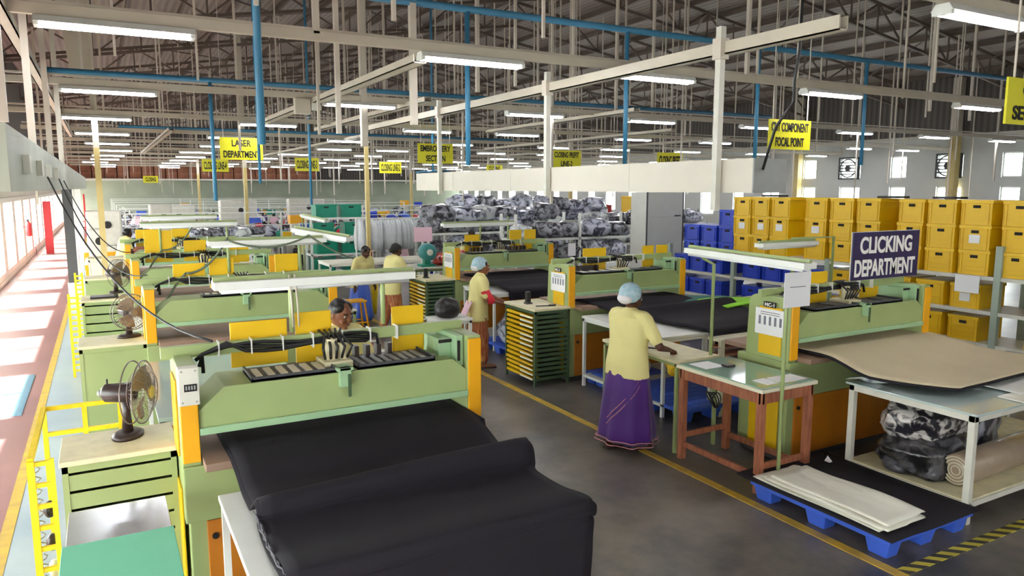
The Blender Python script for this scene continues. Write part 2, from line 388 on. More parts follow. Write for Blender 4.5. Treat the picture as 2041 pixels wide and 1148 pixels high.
# roof
XR, ZE, ZR = 13.3, 6.8, 9.3
def zroof(x): return ZE + (ZR-ZE) * (1 - abs(x-XR)/(XR-W0))
r = MB(); r.prism([(W0-0.3, zroof(W0-0.3)), (XR, ZR), (W1+0.3, zroof(W1+0.3)), (W1+0.3, zroof(W1+0.3)+0.08), (XR, ZR+0.08), (W0-0.3, zroof(W0-0.3)+0.08)], 'y', YB, YE)
struct(r, 'ceiling', M['roof'])
n = 0
for i in range(23):
    x = W0 + 0.5 + i * 1.38
    n += 1
    tag(MB().box(x-0.035, YB, zroof(x)-0.17, x+0.035, YE, zroof(x)-0.02).build('roof_purlin', M['truss']), 'long brown roof purlin, %s from the corridor wall' % (ORD[i] if i < 16 else ['seventeenth','eighteenth','nineteenth','twentieth','twenty first','twenty second','twenty third'][i-16]), 'purlin', 'roof purlins')
def truss():
    t = MB(); xs = [W0 + (W1-W0)*i/26 for i in range(27)]
    for a, b in zip(xs[:-1], xs[1:]):
        t.bar((a,0,zroof(a)-0.22), (b,0,zroof(b)-0.22), 0.09, 0.09)
        t.bar((a,0,zroof(a)-1.05), (b,0,zroof(b)-1.05), 0.08, 0.08)
    for i, (a, b) in enumerate(zip(xs[:-1], xs[1:])):
        t.bar((a,0,zroof(a)-0.22), (a,0,zroof(a)-1.05), 0.04, 0.04)
        if i % 2: t.bar((a,0,zroof(a)-0.22), (b,0,zroof(b)-1.05), 0.045, 0.045)
        else: t.bar((a,0,zroof(a)-1.05), (b,0,zroof(b)-0.22), 0.045, 0.045)
    return t.build('roof_truss', M['truss'], local=True)
TR = [5.5, 10.1, 14.7, 19.3, 23.9, 28.5, 33.1, 37.7, 42.3, 46.9, 51.5, 56.1]
tr = truss(); tr.location = (0, TR[0], 0)
for i, y in enumerate(TR):
    o = tr if i == 0 else dup(tr, (0, y, 0))
    tag(o, 'zigzag steel roof truss spanning the hall, %s counting from the camera' % ORD[i], 'truss', 'roof trusses')
# diagonal sag bracing lines between trusses: long thin ties
k = 0
for i in range(9):
    for x in (2.0, 8.0, 18.0, 23.5):
        k += 1
        a = (x, TR[i], zroof(x)-0.3); b = (x+3.2, TR[i+1], zroof(x+3.2)-0.3)
        tag(MB().bar(a, b, 0.04, 0.04).build('brace_rod', M['truss']), 'thin brown diagonal brace between the roof trusses', 'brace', 'diagonal roof braces')

# ---------------------------------------------------------------- overhead: cross bars, lamps, trays, rods
ZB = 3.98
ROWS = [3.62, 7.5, 12.3, 17.0, 21.7, 26.4, 31.1, 35.8, 40.5, 45.2, 49.9, 54.6]
for i, y in enumerate(ROWS):
    x0 = 5.0 if i == 0 else -1.6; x1 = 28.5 if i else 7.4
    tag(MB().box(x0, y-0.03, ZB-0.05, x1, y+0.03, ZB+0.05).build('lighting_trunking', M['tray'], bevel=0.006), 'cream cross bar carrying tube lights across the hall, %s row from the camera' % ORD[i], 'trunking', 'cross bars for the lights')
    if 0 < i < 8:
        tag(MB().box(-1.6, y+0.35, ZB+0.12, 28.5, y+0.38, ZB+0.15).build('conduit', M['rod']), 'thin conduit above the %s light row' % ORD[i], 'conduit', 'conduits above the light rows')
def lamp():
    t = thing('tube_light', 'x', 'light')
    MB().prism([(-0.09,0.0),(0.09,0.0),(0.055,0.055),(-0.055,0.055)], 'x', -0.62, 0.62).build('housing', M['white'], t, local=True)
    for s in (-1, 1): MB().tube([(-0.59, s*0.04, -0.016), (0.59, s*0.04, -0.016)], 0.018, 8).build('tube', M['tube'], t, local=True)
    for s in (-1, 1): MB().box(s*0.60-0.02, -0.08, -0.03, s*0.60+0.02, 0.08, 0.0).build('end_cap', M['white'], t, local=True)
    return t
LX = [0.2, 3.65, 6.9, 10.0, 13.3, 16.6, 19.9, 23.2, 26.4]
L0 = lamp(); first = True
near = {(1,0): 'long bright tube light over the left presses, nearest of the left column', (1,1): 'wide bright tube light hanging at top centre beside the blue dropper',
        (1,2): 'tube light just below the long diagonal cable tray'}
for i, y in enumerate(ROWS):
    for j, x in enumerate(LX):
        jit = rnd.uniform(-0.5, 0.5) if i > 2 else 0
        if i == 0:
            if j != 2: continue
            x, jit = 6.45, 0
        if i == 1: x = [0.22, 3.65, 6.2, 9.55, 13.3, 16.6, 19.9, 23.2, 26.4][j]
        if i == 2: x = [0.2, 3.9, 7.3, 10.1, 13.3, 16.6, 19.9, 23.2, 26.4][j]
        lab = near.get((i, j)) or ('large bright tube light cut by the top right corner' if i == 0 else
              'tube light number %s from the left in the %s lit row' % (['one','two','three','four','five','six','seven','eight','nine'][j], ORD[i]))
        if first: o = L0; first = False
        else: o = copy_tree(L0)
        o.location = (x + jit, y, ZB-0.11); o['label'] = lab
        o['group'] = 'tube lights of the %s row' % ORD[i] if i else 'tube lights'
# lamps of the same grid standing over the part of the hall behind the camera
for y in (-1.7, 2.9, -4.5):
    for j, x in enumerate((0.2, 3.65, 7.2, 10.5, 14.0)):
        if y == 2.9 and j in (1, 2, 3): continue
        o = copy_tree(L0); o.location = (x, y, ZB-0.11); o['label'] = 'tube light of the row above the near end of the hall'; o['group'] = 'tube lights above the near end'
# trays running along the hall
def ytray(x, y0, y1, z, w, h, label, m='tray', name='cable_tray'):
    t = MB().box(x-w/2, y0, z, x+w/2, y1, z+0.012).box(x-w/2, y0, z, x-w/2+0.012, y1, z+h).box(x+w/2-0.012, y0, z, x+w/2, y1, z+h)
    return tag(t.build(name, M[m]), label, 'cable tray')
ytray(4.9, 3.78, 14.8, 3.66, 0.10, 0.11, 'long white cable tray rising to the upper right above the beige duct')
ytray(3.16, 7.8, 17.2, 3.86, 0.16, 0.09, 'cream cable tray running away from the bright centre tube light')
ytray(4.75, 11.4, 18.5, 3.88, 0.14, 0.09, 'cream cable tray behind the centre, left of the long diagonal tray')
ytray(8.7, 11.0, 17.0, 3.88, 0.14, 0.08, 'cream cable tray between the blue dropper and the leaning white post')
ytray(12.2, 14, 24, 3.85, 0.14, 0.08, 'cream cable tray in front of the dark right hand cladding')
ytray(16.0, 16, 30, 3.9, 0.14, 0.08, 'far cream cable tray nearest the white windowed wall')
ytray(6.4, 20, 34, 3.88, 0.14, 0.08, 'distant cream cable tray over the garment rail')
ytray(1.6, 20, 34, 3.88, 0.14, 0.08, 'distant cream cable tray above the laser department sign')
ytray(-0.62, 3.0, 24.0, 3.9, 0.10, 0.10, 'pale cable tray dropping away along the corridor at top left')
# beige boxed duct with its hangers
t = thing('boxed_duct', 'long beige box duct hanging above the right hand presses', 'duct', (4.99, 8.5, 2.46))
MB().box(4.9, 4.6, 2.46, 5.08, 12.36, 2.755).build('duct_body', M['beige'], t)
MB().box(4.9, 4.585, 2.46, 5.30, 4.6, 2.755).build('end_plate', M['grey'], t)
m = MB()
for y in (6.3, 8.9, 10.8): m.box(4.896, y, 2.46, 4.9, y+0.008, 2.755)
m.build('panel_joint', M['offwhite'], t)
for i, (y, zb) in enumerate(((4.98, 2.30), (7.88, 2.40), (11.2, 2.40))):
    t2 = thing('hanging_post', ['white hanging post nearest the camera holding the beige duct', 'middle white hanging post crossing the beige duct', 'far white hanging post by the yellow embroidery sign'][i], 'post', (4.85, y, zb), group='posts holding the beige duct')
    MB().box(4.82, y-0.03, zb, 4.88, y+0.03, 3.9).build('post', M['offwhite'], t2)
    MB().box(4.80, y-0.05, 3.62, 4.90, y+0.05, 3.80).build('clamp', M['rod'], t2)
m = MB()
m.grid(10, 4, lambda u, v: (4.88+0.22*v, 11.3+1.05*u, 2.762+0.03*abs(math.sin(7*u+3*v))))
tag(m.build('folded_sheet', M['pipeblue'], smooth=True, solid=0.01), 'crumpled light blue sheet lying on the far end of the beige duct', 'sheet')
# blue compressed air pipes
def pipe(pts, r, label, name='air_pipe', m='pipeblue'):
    return tag(MB().tube(pts, r, 10).build(name, M[m], smooth=True), label, 'pipe')
pipe([(0.9, 9.0, 4.80), (24, 9.0, 4.80)], 0.045, 'thick blue air pipe crossing the top of the hall')
pipe([(-0.7, 12.66, 4.17), (14, 12.66, 4.17)], 0.04, 'blue air pipe behind the second light row')
pipe([(0.5, 21.7, 4.07), (12, 21.7, 4.07)], 0.04, 'distant thin blue air pipe over the left lines')
for x, y, z0, z1, lab in ((6.91,9,2.84,4.8,'blue dropper pipe right of centre crossing the diagonal tray'), (4.31,9,2.8,4.8,'bright blue dropper pipe under the centre tube light'),
                     (12.37,9,2.92,4.8,'blue dropper pipe in front of the white windowed wall'), (1.30,7,2.89,6.6,'tall blue dropper pipe beside the laser department sign'),
                     (4.43,18,2.1,7.95,'blue dropper pipe near the green crate rack'), (9.62,9,2.9,4.8,'blue dropper pipe left of the focal point sign'), (2.9,16,2.6,7.65,'thin blue dropper pipe behind the laser department sign'),
                     (7.6,18,2.6,8.4,'distant blue dropper pipe left of the embroidery sign'), (1.6,12.66,2.3,4.17,'thin blue dropper pipe over the left presses')):
    pipe([(x, y, z0), (x, y, z1)], 0.034 if y < 10 else 0.03, lab, 'dropper_pipe')
# thin rods dropping from the roof to the light bars
k = 0
for i, y in enumerate(ROWS[1:]):
    for j in range(24):
        x = -1.2 + j * 1.28 + rnd.uniform(-0.3, 0.3); z0 = rnd.choice([ZB, ZB, ZB, 3.3, 2.7, 2.2]) if i else ZB
        r = rnd.choice([0.014, 0.018, 0.024]); k += 1
        if k > 290: break
        yy = y + rnd.choice([0, 0, 0.38, -1.0, 1.4, 2.2])
        tag(MB().box(x-r, yy-r, z0, x+r, yy+r, zroof(x)+0.02).build('drop_rod', M['rod']), 'thin beige rod hanging straight down from the roof', 'rod', 'thin rods hanging from the roof')
# nearer thick droppers, left and centre
for x, y, z0, w_, lab in ((-0.55,6.2,2.95,0.055,'pale upright nearest the camera at the far left'), (-0.52,8.2,2.9,0.06,'second pale upright standing on the cable duct'), (-0.50,10.6,2.85,0.06,'third pale upright on the cable duct'),
                      (-0.50,13.6,2.8,0.07,'fourth pale upright on the cable duct'), (1.95,7.5,4.0,0.06,'pale dropper above the left light row'), (2.75,9.6,3.2,0.06,'wide cream dropper left of the centre tray'),
                      (3.55,9.0,3.3,0.08,'cream dropper meeting the centre light'), (4.95,10.0,3.9,0.05,'cream dropper right of the centre light'), (7.9,7.6,4.0,0.05,'cream dropper beside the leaning tray end'),
                      (3.95,12.3,3.2,0.10,'thick cream dropper in the middle distance')):
    tag(MB().box(x-w_/2, y-w_/2, z0, x+w_/2, y+w_/2, zroof(x)-0.01).build('drop_post', M['rod']), lab, 'dropper')
t = thing('junction_box', 'cream junction box on the tray crossing right of the laser sign', 'box', (2.9, 12.3, 3.72))
MB().box(2.8, 12.2, 3.68, 3.05, 12.34, 3.93).build('box_body', M['tray'], t, bevel=0.01); MB().box(3.06,12.2,3.74,3.16,12.3,3.9).build('side_box', M['offwhite'], t, bevel=0.01)
# columns
def column(x, y, wd, zy, label, haunch=0.0):
    t = thing('support_column', label, 'column', (x, y, 0), group='building columns')
    MB().box(x-wd/2, y-wd/2, 0, x+wd/2, y+wd/2, zy).build('painted_base', M['linepaint'] if False else M['colyellow'], t)
    m = MB().box(x-wd/2, y-wd/2, zy, x+wd/2, y+wd/2, zroof(x)-0.2)
    if haunch: m.prism([(x-0.10, 4.35), (x+0.10, 4.35), (x+0.06, 4.7), (x-0.02, zroof(x)-0.2), (x-0.62, zroof(x)-0.2), (x-0.34, 4.7)], 'y', y-wd/2-0.01, y+wd/2+0.01)
    m.build('shaft', M['tray'], t)
M['colyellow'] = mat('yellow column paint', (206, 186, 124), 0.5, var=0.08, scale=3)
column(-0.02, 17.2, 0.11, 3.3, 'tapered cream column with a yellow foot beside the corridor', 0.5)
column(4.40, 13.6, 0.07, 3.5, 'slim yellow column in the centre beside the working women')
column(28.7, 14.9+2, 0.3, 4.5, 'yellow column on the windowed wall far right'); column(28.7, 24.2, 0.3, 4.5, 'yellow column on the windowed wall right of the duct')
for i, (x, y) in enumerate(((4.4, 27), (4.4, 41), (13.2, 20), (13.2, 34), (-0.02, 32))):
    column(x, y, 0.11, 3.2, ['slim yellow column behind the green crate rack', 'distant yellow column in the middle of the hall', 'yellow column over the bagged goods', 'distant yellow column toward the right', 'distant cream column on the corridor line'][i])
# grey duct with sockets at the left and its hanging cables
t = thing('wall_duct', 'grey green cable duct with sockets running along the corridor', 'duct', (-0.5, 12, 2.48))
MB().box(-0.56, 5.0, 2.48, -0.44, 30, 2.86).build('duct_body', mat('grey green duct paint', (172, 178, 160), 0.5, var=0.1, scale=2), t)
for y in (5.9, 7.1, 8.3, 9.7): 
    m = MB().box(-0.44, y, 2.60, -0.40, y+0.16, 2.72); m.build('socket', M['offwhite'], t)
def sag(a, b, dip, n=14): return [tuple(Vector(a).lerp(Vector(b), i/n) - Vector((0,0,dip*4*(i/n)*(1-i/n)))) for i in range(n+1)]
def wire(pts, r, label, m='cable'): return tag(MB().tube(pts, r, 6).build('cable', M[m], smooth=True), label, 'cable')
wire(sag((-0.42, 8.1, 2.60), (0.52, 4.62, 1.60), 0.30), 0.008, 'long black cable sagging from the corridor duct to the nearest press')
wire(sag((-0.42, 9.8, 2.66), (0.36, 8.36, 1.62), 0.35), 0.007, 'black cable sagging from the duct to the second left press')
wire(sag((-0.42, 11.5, 2.6), (0.36, 11.6, 1.62), 0.3), 0.007, 'cable sagging from the duct to the third left press')
wire([(4.95,4.2,5.2),(4.96,4.22,3.6),(4.95,4.25,3.35),(4.99,4.28,3.2),(4.93,4.4,3.0),(4.97,4.5,2.82),(5.0,4.58,2.66)], 0.012, 'dark cable dropping in a bend to the near end of the duct')
# yellow hanging signs
def sign(label, lines, x0, x1, y, z0, z1, m='signy', ink='inkd', hang=True):
    t = thing('hanging_sign', label, 'sign', ((x0+x1)/2, y, z0), group='yellow hanging signs')
    MB().box(x0, y-0.008, z0, x1, y+0.008, z1).build('sign_board', M[m], t)
    n = len(lines); h = (z1-z0)
    for i, (s, fw) in enumerate(lines):
        zc = h * (1 - (i+0.5)/n) if n > 1 else h/2
        lettering(s, (x1-x0)*fw, h/n*0.62, M[ink], t, (0, -0.012, zc), (R(90), 0, 0))
    if hang:
        for x in (x0+0.08, x1-0.08): MB().box(x-0.006, y-0.006, z1-0.02, x+0.006, y+0.006, zroof(x)+0.02).build('hanger', M['rod'], t)
sign('yellow laser department sign hanging left of centre', [('LASER', 0.45), ('DEPARTMENT', 0.85)], 2.33, 3.23, 17.36, 3.12, 3.6)
sign('yellow closing line 4 sign below the laser department sign', [('CLOSING LINE-4', 0.85)], 3.30, 4.22, 29.4, 3.1, 3.55)
sign('yellow closing line 3 sign on a pole in the middle distance', [('CLOSING LINE-3', 0.85)], 6.56, 7.47, 29.0, 3.15, 3.65)
sign('yellow closing line 2 sign right of the slim yellow column', [('CLOSING LINE-2', 0.85)], 9.40, 10.29, 27.5, 3.07, 3.5)
sign('yellow embroidery section sign behind the white post', [('EMBROIDERY', 0.85), ('SECTION', 0.55)], 6.54, 7.44, 16.38, 3.08, 3.54)
sign('yellow closing prefit line 2 sign above the beige duct', [('CLOSING PREFIT', 0.85), ('LINE-2', 0.4)], 10.31, 11.21, 16.5, 3.02, 3.48)
sign('yellow closing prefit sign half hidden behind the duct', [('CLOSING PREFIT', 0.85)], 13.22, 14.12, 15.8, 3.0, 3.46)
sign('yellow cut component focal point sign crossed by a cable', [('CUT COMPONENT', 0.88), ('FOCAL POINT', 0.68)], 8.56, 9.45, 7.77, 3.07, 3.5)
sign('yellow sign cut off by the right edge of the picture', [('CUT', 0.5), ('SECTION', 0.8)], 5.59, 6.35, 2.96, 2.95, 3.27)
sign('small far yellow sign over the left sewing lines', [('CLOSING', 0.7)], 2.5, 3.4, 54.8, 2.85, 3.3)
sign('small yellow sign between the embroidery and prefit signs', [('CLOSING', 0.7)], 16.8, 17.7, 33.0, 3.3, 3.64)
# wall fans in the right hand windows
def wallfan(y, z, label, r=0.5):
    t = thing('exhaust_fan', label, 'fan', (28.9, y, z), group='exhaust fans in the right wall')
    m = MB()
    m.box(28.85, y-r-0.08, z-r-0.06, 28.97, y-r, z+r+0.06).box(28.85, y+r, z-r-0.06, 28.97, y+r+0.08, z+r+0.06).box(28.85, y-r, z+r, 28.97, y+r, z+r+0.06).box(28.85, y-r, z-r-0.06, 28.97, y+r, z-r)
    m.build('fan_frame', M['dgrey'], t)
    m = MB().tube([(28.83, y+r*0.92*math.cos(a*PI/12), z+r*0.92*math.sin(a*PI/12)) for a in range(25)], 0.03, 6, False)
    for q in (-0.6, -0.3, 0, 0.3, 0.6): m.bar((28.82, y-r, z+q*r), (28.82, y+r, z+q*r), 0.03, 0.05)
    m.build('louvre', M['dgrey'], t)
    m = MB().tube([(28.78, y, z), (28.9, y, z)], 0.13, 12); m.build('hub', M['black'], t)
wallfan(12.0+4.4+0.8, 3.36, 'dark exhaust fan in the upper window furthest right', 0.42); wallfan(12.0+8.8+0.8, 3.36, 'dark exhaust fan in the upper window above the yellow crates', 0.42); wallfan(12.0+13.2+0.8, 3.36, 'dark exhaust fan by the end of the duct', 0.42)
# corridor things
t = thing('fire_extinguisher', 'red fire extinguisher hung between corridor windows', 'extinguisher', (-2.2, 29.5, 0.9))
MB().tube([(-2.2,29.5,0.9),(-2.2,29.5,0.93),(-2.2,29.5,1.32),(-2.2,29.5,1.4)], [0.06,0.09,0.09,0.03], 12).build('cylinder_body', M['red'], t, smooth=True)
MB().box(-2.23,29.45,1.4,-2.17,29.58,1.46).build('valve', M['black'], t); MB().box(-2.36,29.46,1.2,-2.2,29.54,1.23).build('bracket', M['red'], t)
t = thing('corridor_gate', 'red post and thin rail gate across the corridor', 'gate', (-1.9, 33.5, 0))
MB().box(-1.98, 33.4, 0, -1.72, 33.55, 2.0).build('gate_post', M['red'], t)
m = MB()
for z in (0.6, 1.1): m.bar((-2.3,33.5,z), (-1.95,33.5,z), 0.03, 0.03)
m.bar((-2.3,33.5,0), (-2.3,33.5,1.1), 0.03, 0.03); m.build('gate_rail', M['grey'], t)
t = thing('corridor_gate', 'red rail gate at the far end of the corridor', 'gate', (-1.2, 44, 0))
m = MB()
for z in (0.5, 0.8, 1.1): m.bar((-1.6,44,z), (-0.8,44,z), 0.04, 0.04)
m.build('gate_rail', M['red'], t); MB().box(-0.82,43.95,0,-0.74,44.05,2.2).build('gate_post', M['red'], t)
tag(MB().box(-2.2, 9.55, 0.004, -0.93, 11.6, 0.012).build('floor_mat', mat('glossy blue floor mat', (120, 165, 190), 0.08, coat=0.6)), 'shiny blue mat lying on the maroon walkway', 'mat')
t = thing('door_post', 'tall dark grey post at the edge of the walkway', 'post', (-0.64, 18.3, 0))
MB().box(-0.72,18.2,0,-0.54,18.4,2.5).build('post', M['dgrey'], t); MB().box(-0.74,18.18,0,-0.52,18.42,0.5).build('post_foot', M['offwhite'], t)
for y in (21, 24.5, 28):
    tag(MB().box(-0.66,y,0,-0.58,y+0.08,2.5).build('rail_post', M['white']), 'white post of the walkway screen behind the dark post', 'post', 'white posts of the walkway screen')
# ================================================================ CLICKING PRESSES
def press(x0, yf, W, label, box=False, sheet=None, bars=True, board='brownboard', low='rust', plate=None, panels=None):
    t = thing('clicking_press', label, 'press machine', (x0, yf, 0), group='green and orange cutting presses')
    MB().box(x0, yf, 0.62, x0+W, yf+0.62, 0.95).box(x0+0.02, yf+0.03, 0.06, x0+W-0.02, yf+0.6, 0.62).build('machine_base', M['green'], t, bevel=0.008)
    pn = MB().box(x0+0.11, yf+0.012, 0.07, x0+W-0.06, yf+0.03, 0.615).build('base_panel', M[low], t, bevel=0.004)
    for sx in (x0+0.15, x0+W-0.12): MB().tube([(sx, yf+0.012, 0.52), (sx, yf-0.004, 0.52)], 0.018, 10).build('panel_knob', M['black'], pn)
    MB().box(x0+0.05, yf+0.05, 0, x0+W-0.05, yf+0.58, 0.06).build('plinth', M['dgrey'], t)
    MB().box(x0+0.105, yf-0.14, 0.955, x0+W-0.105, yf+0.9, 1.0).build('cutting_board', M[board], t, bevel=0.004)
    for s in (0, 1):
        a = x0 if s == 0 else x0+W-0.10; b = a+0.10; o_ = a if s == 0 else b; d = -1 if s == 0 else 1
        prof = [(yf+0.015, 0.95), (yf+0.52, 0.95), (yf+0.50, 1.46), (yf+0.47, 1.51), (yf+0.42, 1.53), (yf+0.015, 1.53)]
        c = MB().prism(prof, 'x', a, b).build('side_column', M['green'], t, bevel=0.006)
        MB().box(a+0.004, yf-0.004, 0.975, b-0.004, yf+0.015, 1.51).build('column_cover', M['orange'], c, bevel=0.004)
        MB().box(min(o_, o_+d*0.012), yf+0.10, 0.99, max(o_, o_+d*0.012), yf+0.36, 1.43).build('side_panel', M['orange'] if x0 < 1 else M['yellow'], c, bevel=0.004)
        MB().box(min(o_, o_+d*0.012), yf+0.10, 0.10, max(o_, o_+d*0.012), yf+0.44, 0.80).build('lower_side_panel', M['yellow'], c, bevel=0.004)
    a, b = x0+0.10, x0+W-0.10
    prof = [(a, 1.13), (b, 1.13), (b, 1.30), (b-0.10, 1.385), (a+0.14, 1.385), (a, 1.26)]
    bm_ = MB().prism(prof, 'y', yf+0.02, yf+0.40).build('press_beam', M['green'], t, bevel=0.005)
    MB().box(a, yf-0.005, 1.125, b, yf+0.02, 1.165).build('beam_rail', M['mint'], bm_, bevel=0.004)
    k = MB().prism([(yf+0.06, 1.32), (yf+0.48, 1.36), (yf+0.48, 1.53), (yf+0.06, 1.53)], 'x', b-0.06, b-0.005).box(b-0.15, yf+0.14, 1.36, b-0.06, yf+0.40, 1.50).build('inner_bracket', M['mint'], t, bevel=0.006)
    MB().box(b-0.152, yf+0.125, 1.475, b-0.045, yf+0.138, 1.495).box(b-0.05, yf+0.045, 1.36, b-0.035, yf+0.058, 1.495).build('slot', M['slot'], k)
    xc = x0 + W*0.50
    h = MB().box(xc-0.035, yf-0.02, 1.30, xc+0.035, yf+0.02, 1.42).box(xc-0.05, yf-0.02, 1.40, xc+0.05, yf+0.1, 1.42).build('head_bracket', M['mint'], t, bevel=0.003)
    MB().box(xc+0.012, yf-0.03, 1.24, xc+0.03, yf-0.02, 1.38).build('latch', M['dgreen'], h)
    # head carriage with hoses between the columns
    m = MB().box(xc-0.09, yf+0.12, 1.385, xc+0.09, yf+0.34, 1.43).tube([(xc-0.02, yf+0.22, 1.43), (xc-0.02, yf+0.22, 1.56)], 0.04, 10).tube([(xc+0.05, yf+0.2, 1.43), (xc+0.05, yf+0.2, 1.53)], 0.025, 10)
    m.build('swing_head', M['worn'], t, bevel=0.003)
    m = MB()
    for i in range(5):
        dx = -0.07 + 0.035*i
        m.tube([(xc+dx, yf+0.18, 1.44), (xc+dx*1.3, yf+0.14, 1.52), (xc+dx*0.7, yf+0.26, 1.58), (xc+dx, yf+0.32, 1.60)], 0.009, 6)
    m.build('hose_bundle', M['black'], t, smooth=True)
    if bars:
        for (pa, pb, pz0, pz1) in (panels or ()): MB().box(pa, yf+0.347, pz0, pb, yf+0.36, pz1).build('rail_panel', M['yellow'], t, bevel=0.004)
        r = MB().box(x0-0.06, yf+0.30, 1.515, x0+W+0.0, yf+0.345, 1.585).box(x0+0.03, yf+0.30, 1.5, x0+0.07, yf+0.34, 1.53).box(x0+W-0.07, yf+0.30, 1.5, x0+W-0.03, yf+0.34, 1.53).build('cable_rail', M['green'], t, bevel=0.003)
        m = MB()
        for i in range(3):
            m.tube([(x0+0.12+0.02*i, yf+0.26, 1.50-0.04*i), (x0+0.16, yf+0.27, 1.53), (x0+0.30, yf+0.285, 1.56+0.012*i)] + [(x0+0.30+(W*0.62-0.3)*k/8, yf+0.285-0.004*i, 1.56-0.018*i+0.012*math.sin(k*1.1+i)) for k in range(1, 9)] + [(x0+W*0.66, yf+0.28, 1.545), (x0+W*0.665, yf+0.27, 1.47)], 0.011, 6)
        m.build('rail_cable', M['cable'], r, smooth=True)
        for i in range(7):
            xx = x0+0.25+i*W*0.10; MB().box(xx, yf+0.262, 1.505, xx+0.007, yf+0.35, 1.595).build('cable_tie', M['tie'], r)
    if box:
        cb = MB().box(x0-0.003, yf-0.075, 1.325, x0+0.103, yf-0.004, 1.535).build('control_box', M['offwhite'], t, bevel=0.005)
        MB().box(x0+0.025, yf-0.079, 1.405, x0+0.09, yf-0.074, 1.445).build('display_slot', M['slot'], cb)
        m = MB()
        for i in range(4): m.box(x0+0.032+i*0.014, yf-0.082, 1.415, x0+0.040+i*0.014, yf-0.078, 1.437)
        m.build('display_mark', M['grey'], cb)
        for (bx, bz) in ((0.015,1.518),(0.085,1.518),(0.015,1.345),(0.085,1.345)): MB().tube([(x0+bx, yf-0.074, bz),(x0+bx, yf-0.079, bz)], 0.005, 8).build('screw', M['grey'], cb)
    if sheet:
        s = tag(MB().box(x0-0.018, yf+0.06, 1.17, x0-0.012, yf+0.40, 1.41).build('notice_sheet', M['paper']), sheet, 'notice')
        m = MB()
        for i in range(5): m.box(x0-0.0195, yf+0.335-i*0.06, 1.26, x0-0.018, yf+0.36-i*0.06, 1.34)
        m.build('picture_row', M['ink'], s)
        m = MB()
        for q in range(2): m.box(x0-0.0195, yf+0.12, 1.375-q*0.02, x0-0.018, yf+0.34, 1.381-q*0.02)
        m.build('text_line', M['ink'], s)
    if plate:
        s = tag(MB().box(x0-0.018, yf+0.17, 1.425, x0-0.012, yf+0.31, 1.475).build('number_plate', M['inkd']), plate[0], 'plate')
        lettering(plate[1], 0.11, 0.035, M['signw'], s, (-0.004, 0, 0.025), (R(90), 0, R(-90)))
    return t
press(0.30, 4.33, 1.86, 'nearest left press with white control box and black cloth on its bed', box=True, panels=((0.63,0.97,1.41,1.69),(1.02,1.25,1.36,1.72),(1.66,1.89,1.35,1.71)))
press(0.30, 8.00, 1.92, 'second left press with empty brown bed behind the nearest one', panels=((0.60,0.91,1.50,1.72),(0.95,1.20,1.45,1.76),(1.63,1.88,1.52,1.78)))
press(0.30, 11.3, 1.92, 'third left press, beside the small far fan', panels=((0.49,0.85,1.45,1.9),(1.0,1.3,1.45,1.75),(1.6,1.9,1.4,1.75)))
press(0.30, 14.7, 1.92, 'fourth left press, furthest of the left row', panels=((0.5,0.9,1.45,1.75),(1.1,1.4,1.4,1.75)))
press(5.27, 4.42, 2.03, 'press under the clicking department sign with beige felt on its bed', sheet='white notice with a row of pictures on the press under the clicking sign', plate=('small number plate above the notice on the clicking sign press', 'MC-1'), low='rust', panels=((5.82,6.16,1.36,1.70),(6.36,6.60,1.36,1.60),(6.66,6.92,1.36,1.60)))
press(5.14, 7.80, 1.95, 'middle right press behind the woman in the purple sari', sheet='white notice on the side of the middle right press', plate=('small number plate on the middle right press', 'MC-2'), panels=((5.59,5.97,1.40,1.70),(6.60,6.80,1.36,1.70),(6.85,7.05,1.36,1.70)))
press(5.10, 11.2, 1.95, 'far right row press behind the woman with the red sleeve', sheet='white notice on the side of the far right row press', panels=((5.45,5.75,1.40,1.70),(6.33,6.58,1.38,1.76),(6.64,6.88,1.38,1.76)))

# magazine trays with cutting dies lying on the beams
def dietray(x, y, w, d, z, label, light='cream', tall=0, n=6):
    t = thing('die_tray', label, 'tray', (x+w/2, y+d/2, z), group='dark trays on the presses')
    m = MB().box(x, y, z, x+w, y+d, z+0.018).box(x, y, z, x+0.012, y+d, z+0.035).box(x+w-0.012, y, z, x+w, y+d, z+0.035).box(x, y, z, x+w, y+0.012, z+0.03)
    m.build('tray_body', M['dgrey'], t, bevel=0.002)
    for i in range(n):
        xx = x+0.03+(w-0.06)*i/n; ww = (w-0.06)/n*0.55
        MB().box(xx, y+0.03, z+0.018, xx+ww, y+d*0.75, z+0.030).build('die_blank', M[light], t, bevel=0.002)
    for i in range(tall):
        xx = x+0.05+0.075*i; MB().box(xx, y+d-0.12, z+0.02, xx+0.03, y+d-0.05, z+0.10).build('die_post', M['brownplastic'], t, bevel=0.003)
dietray(0.69, 4.36, 0.50, 0.30, 1.385, 'dark slotted tray of cream blanks on the nearest left press')
dietray(1.32, 4.36, 0.52, 0.34, 1.385, 'dark tray of upright dies right of centre on the nearest left press', light='grey', tall=4, n=8)
dietray(0.85, 8.08, 0.95, 0.2, 1.385, 'long dark tray of cream blanks on the second left press', n=12)
dietray(5.62, 4.46, 0.62, 0.30, 1.385, 'dark flat tray left of the head on the clicking sign press', light='dgrey', n=2)
dietray(6.38, 4.46, 0.52, 0.28, 1.385, 'dark flat tray right of the head on the clicking sign press', light='dgrey', n=2)
dietray(5.38, 7.86, 0.75, 0.28, 1.385, 'tray with upright black clips on the middle right press', light='white', tall=5, n=4)
dietray(6.22, 7.86, 0.5, 0.25, 1.385, 'dark tray on the right half of the middle right press', light='dgrey', n=2)
dietray(5.45, 11.26, 0.6, 0.28, 1.385, 'tray of pale pieces on the far right row press', light='white', tall=4, n=6)
dietray(6.15, 11.26, 0.6, 0.28, 1.385, 'black cluttered tray on the far right row press', light='black', tall=6, n=6)

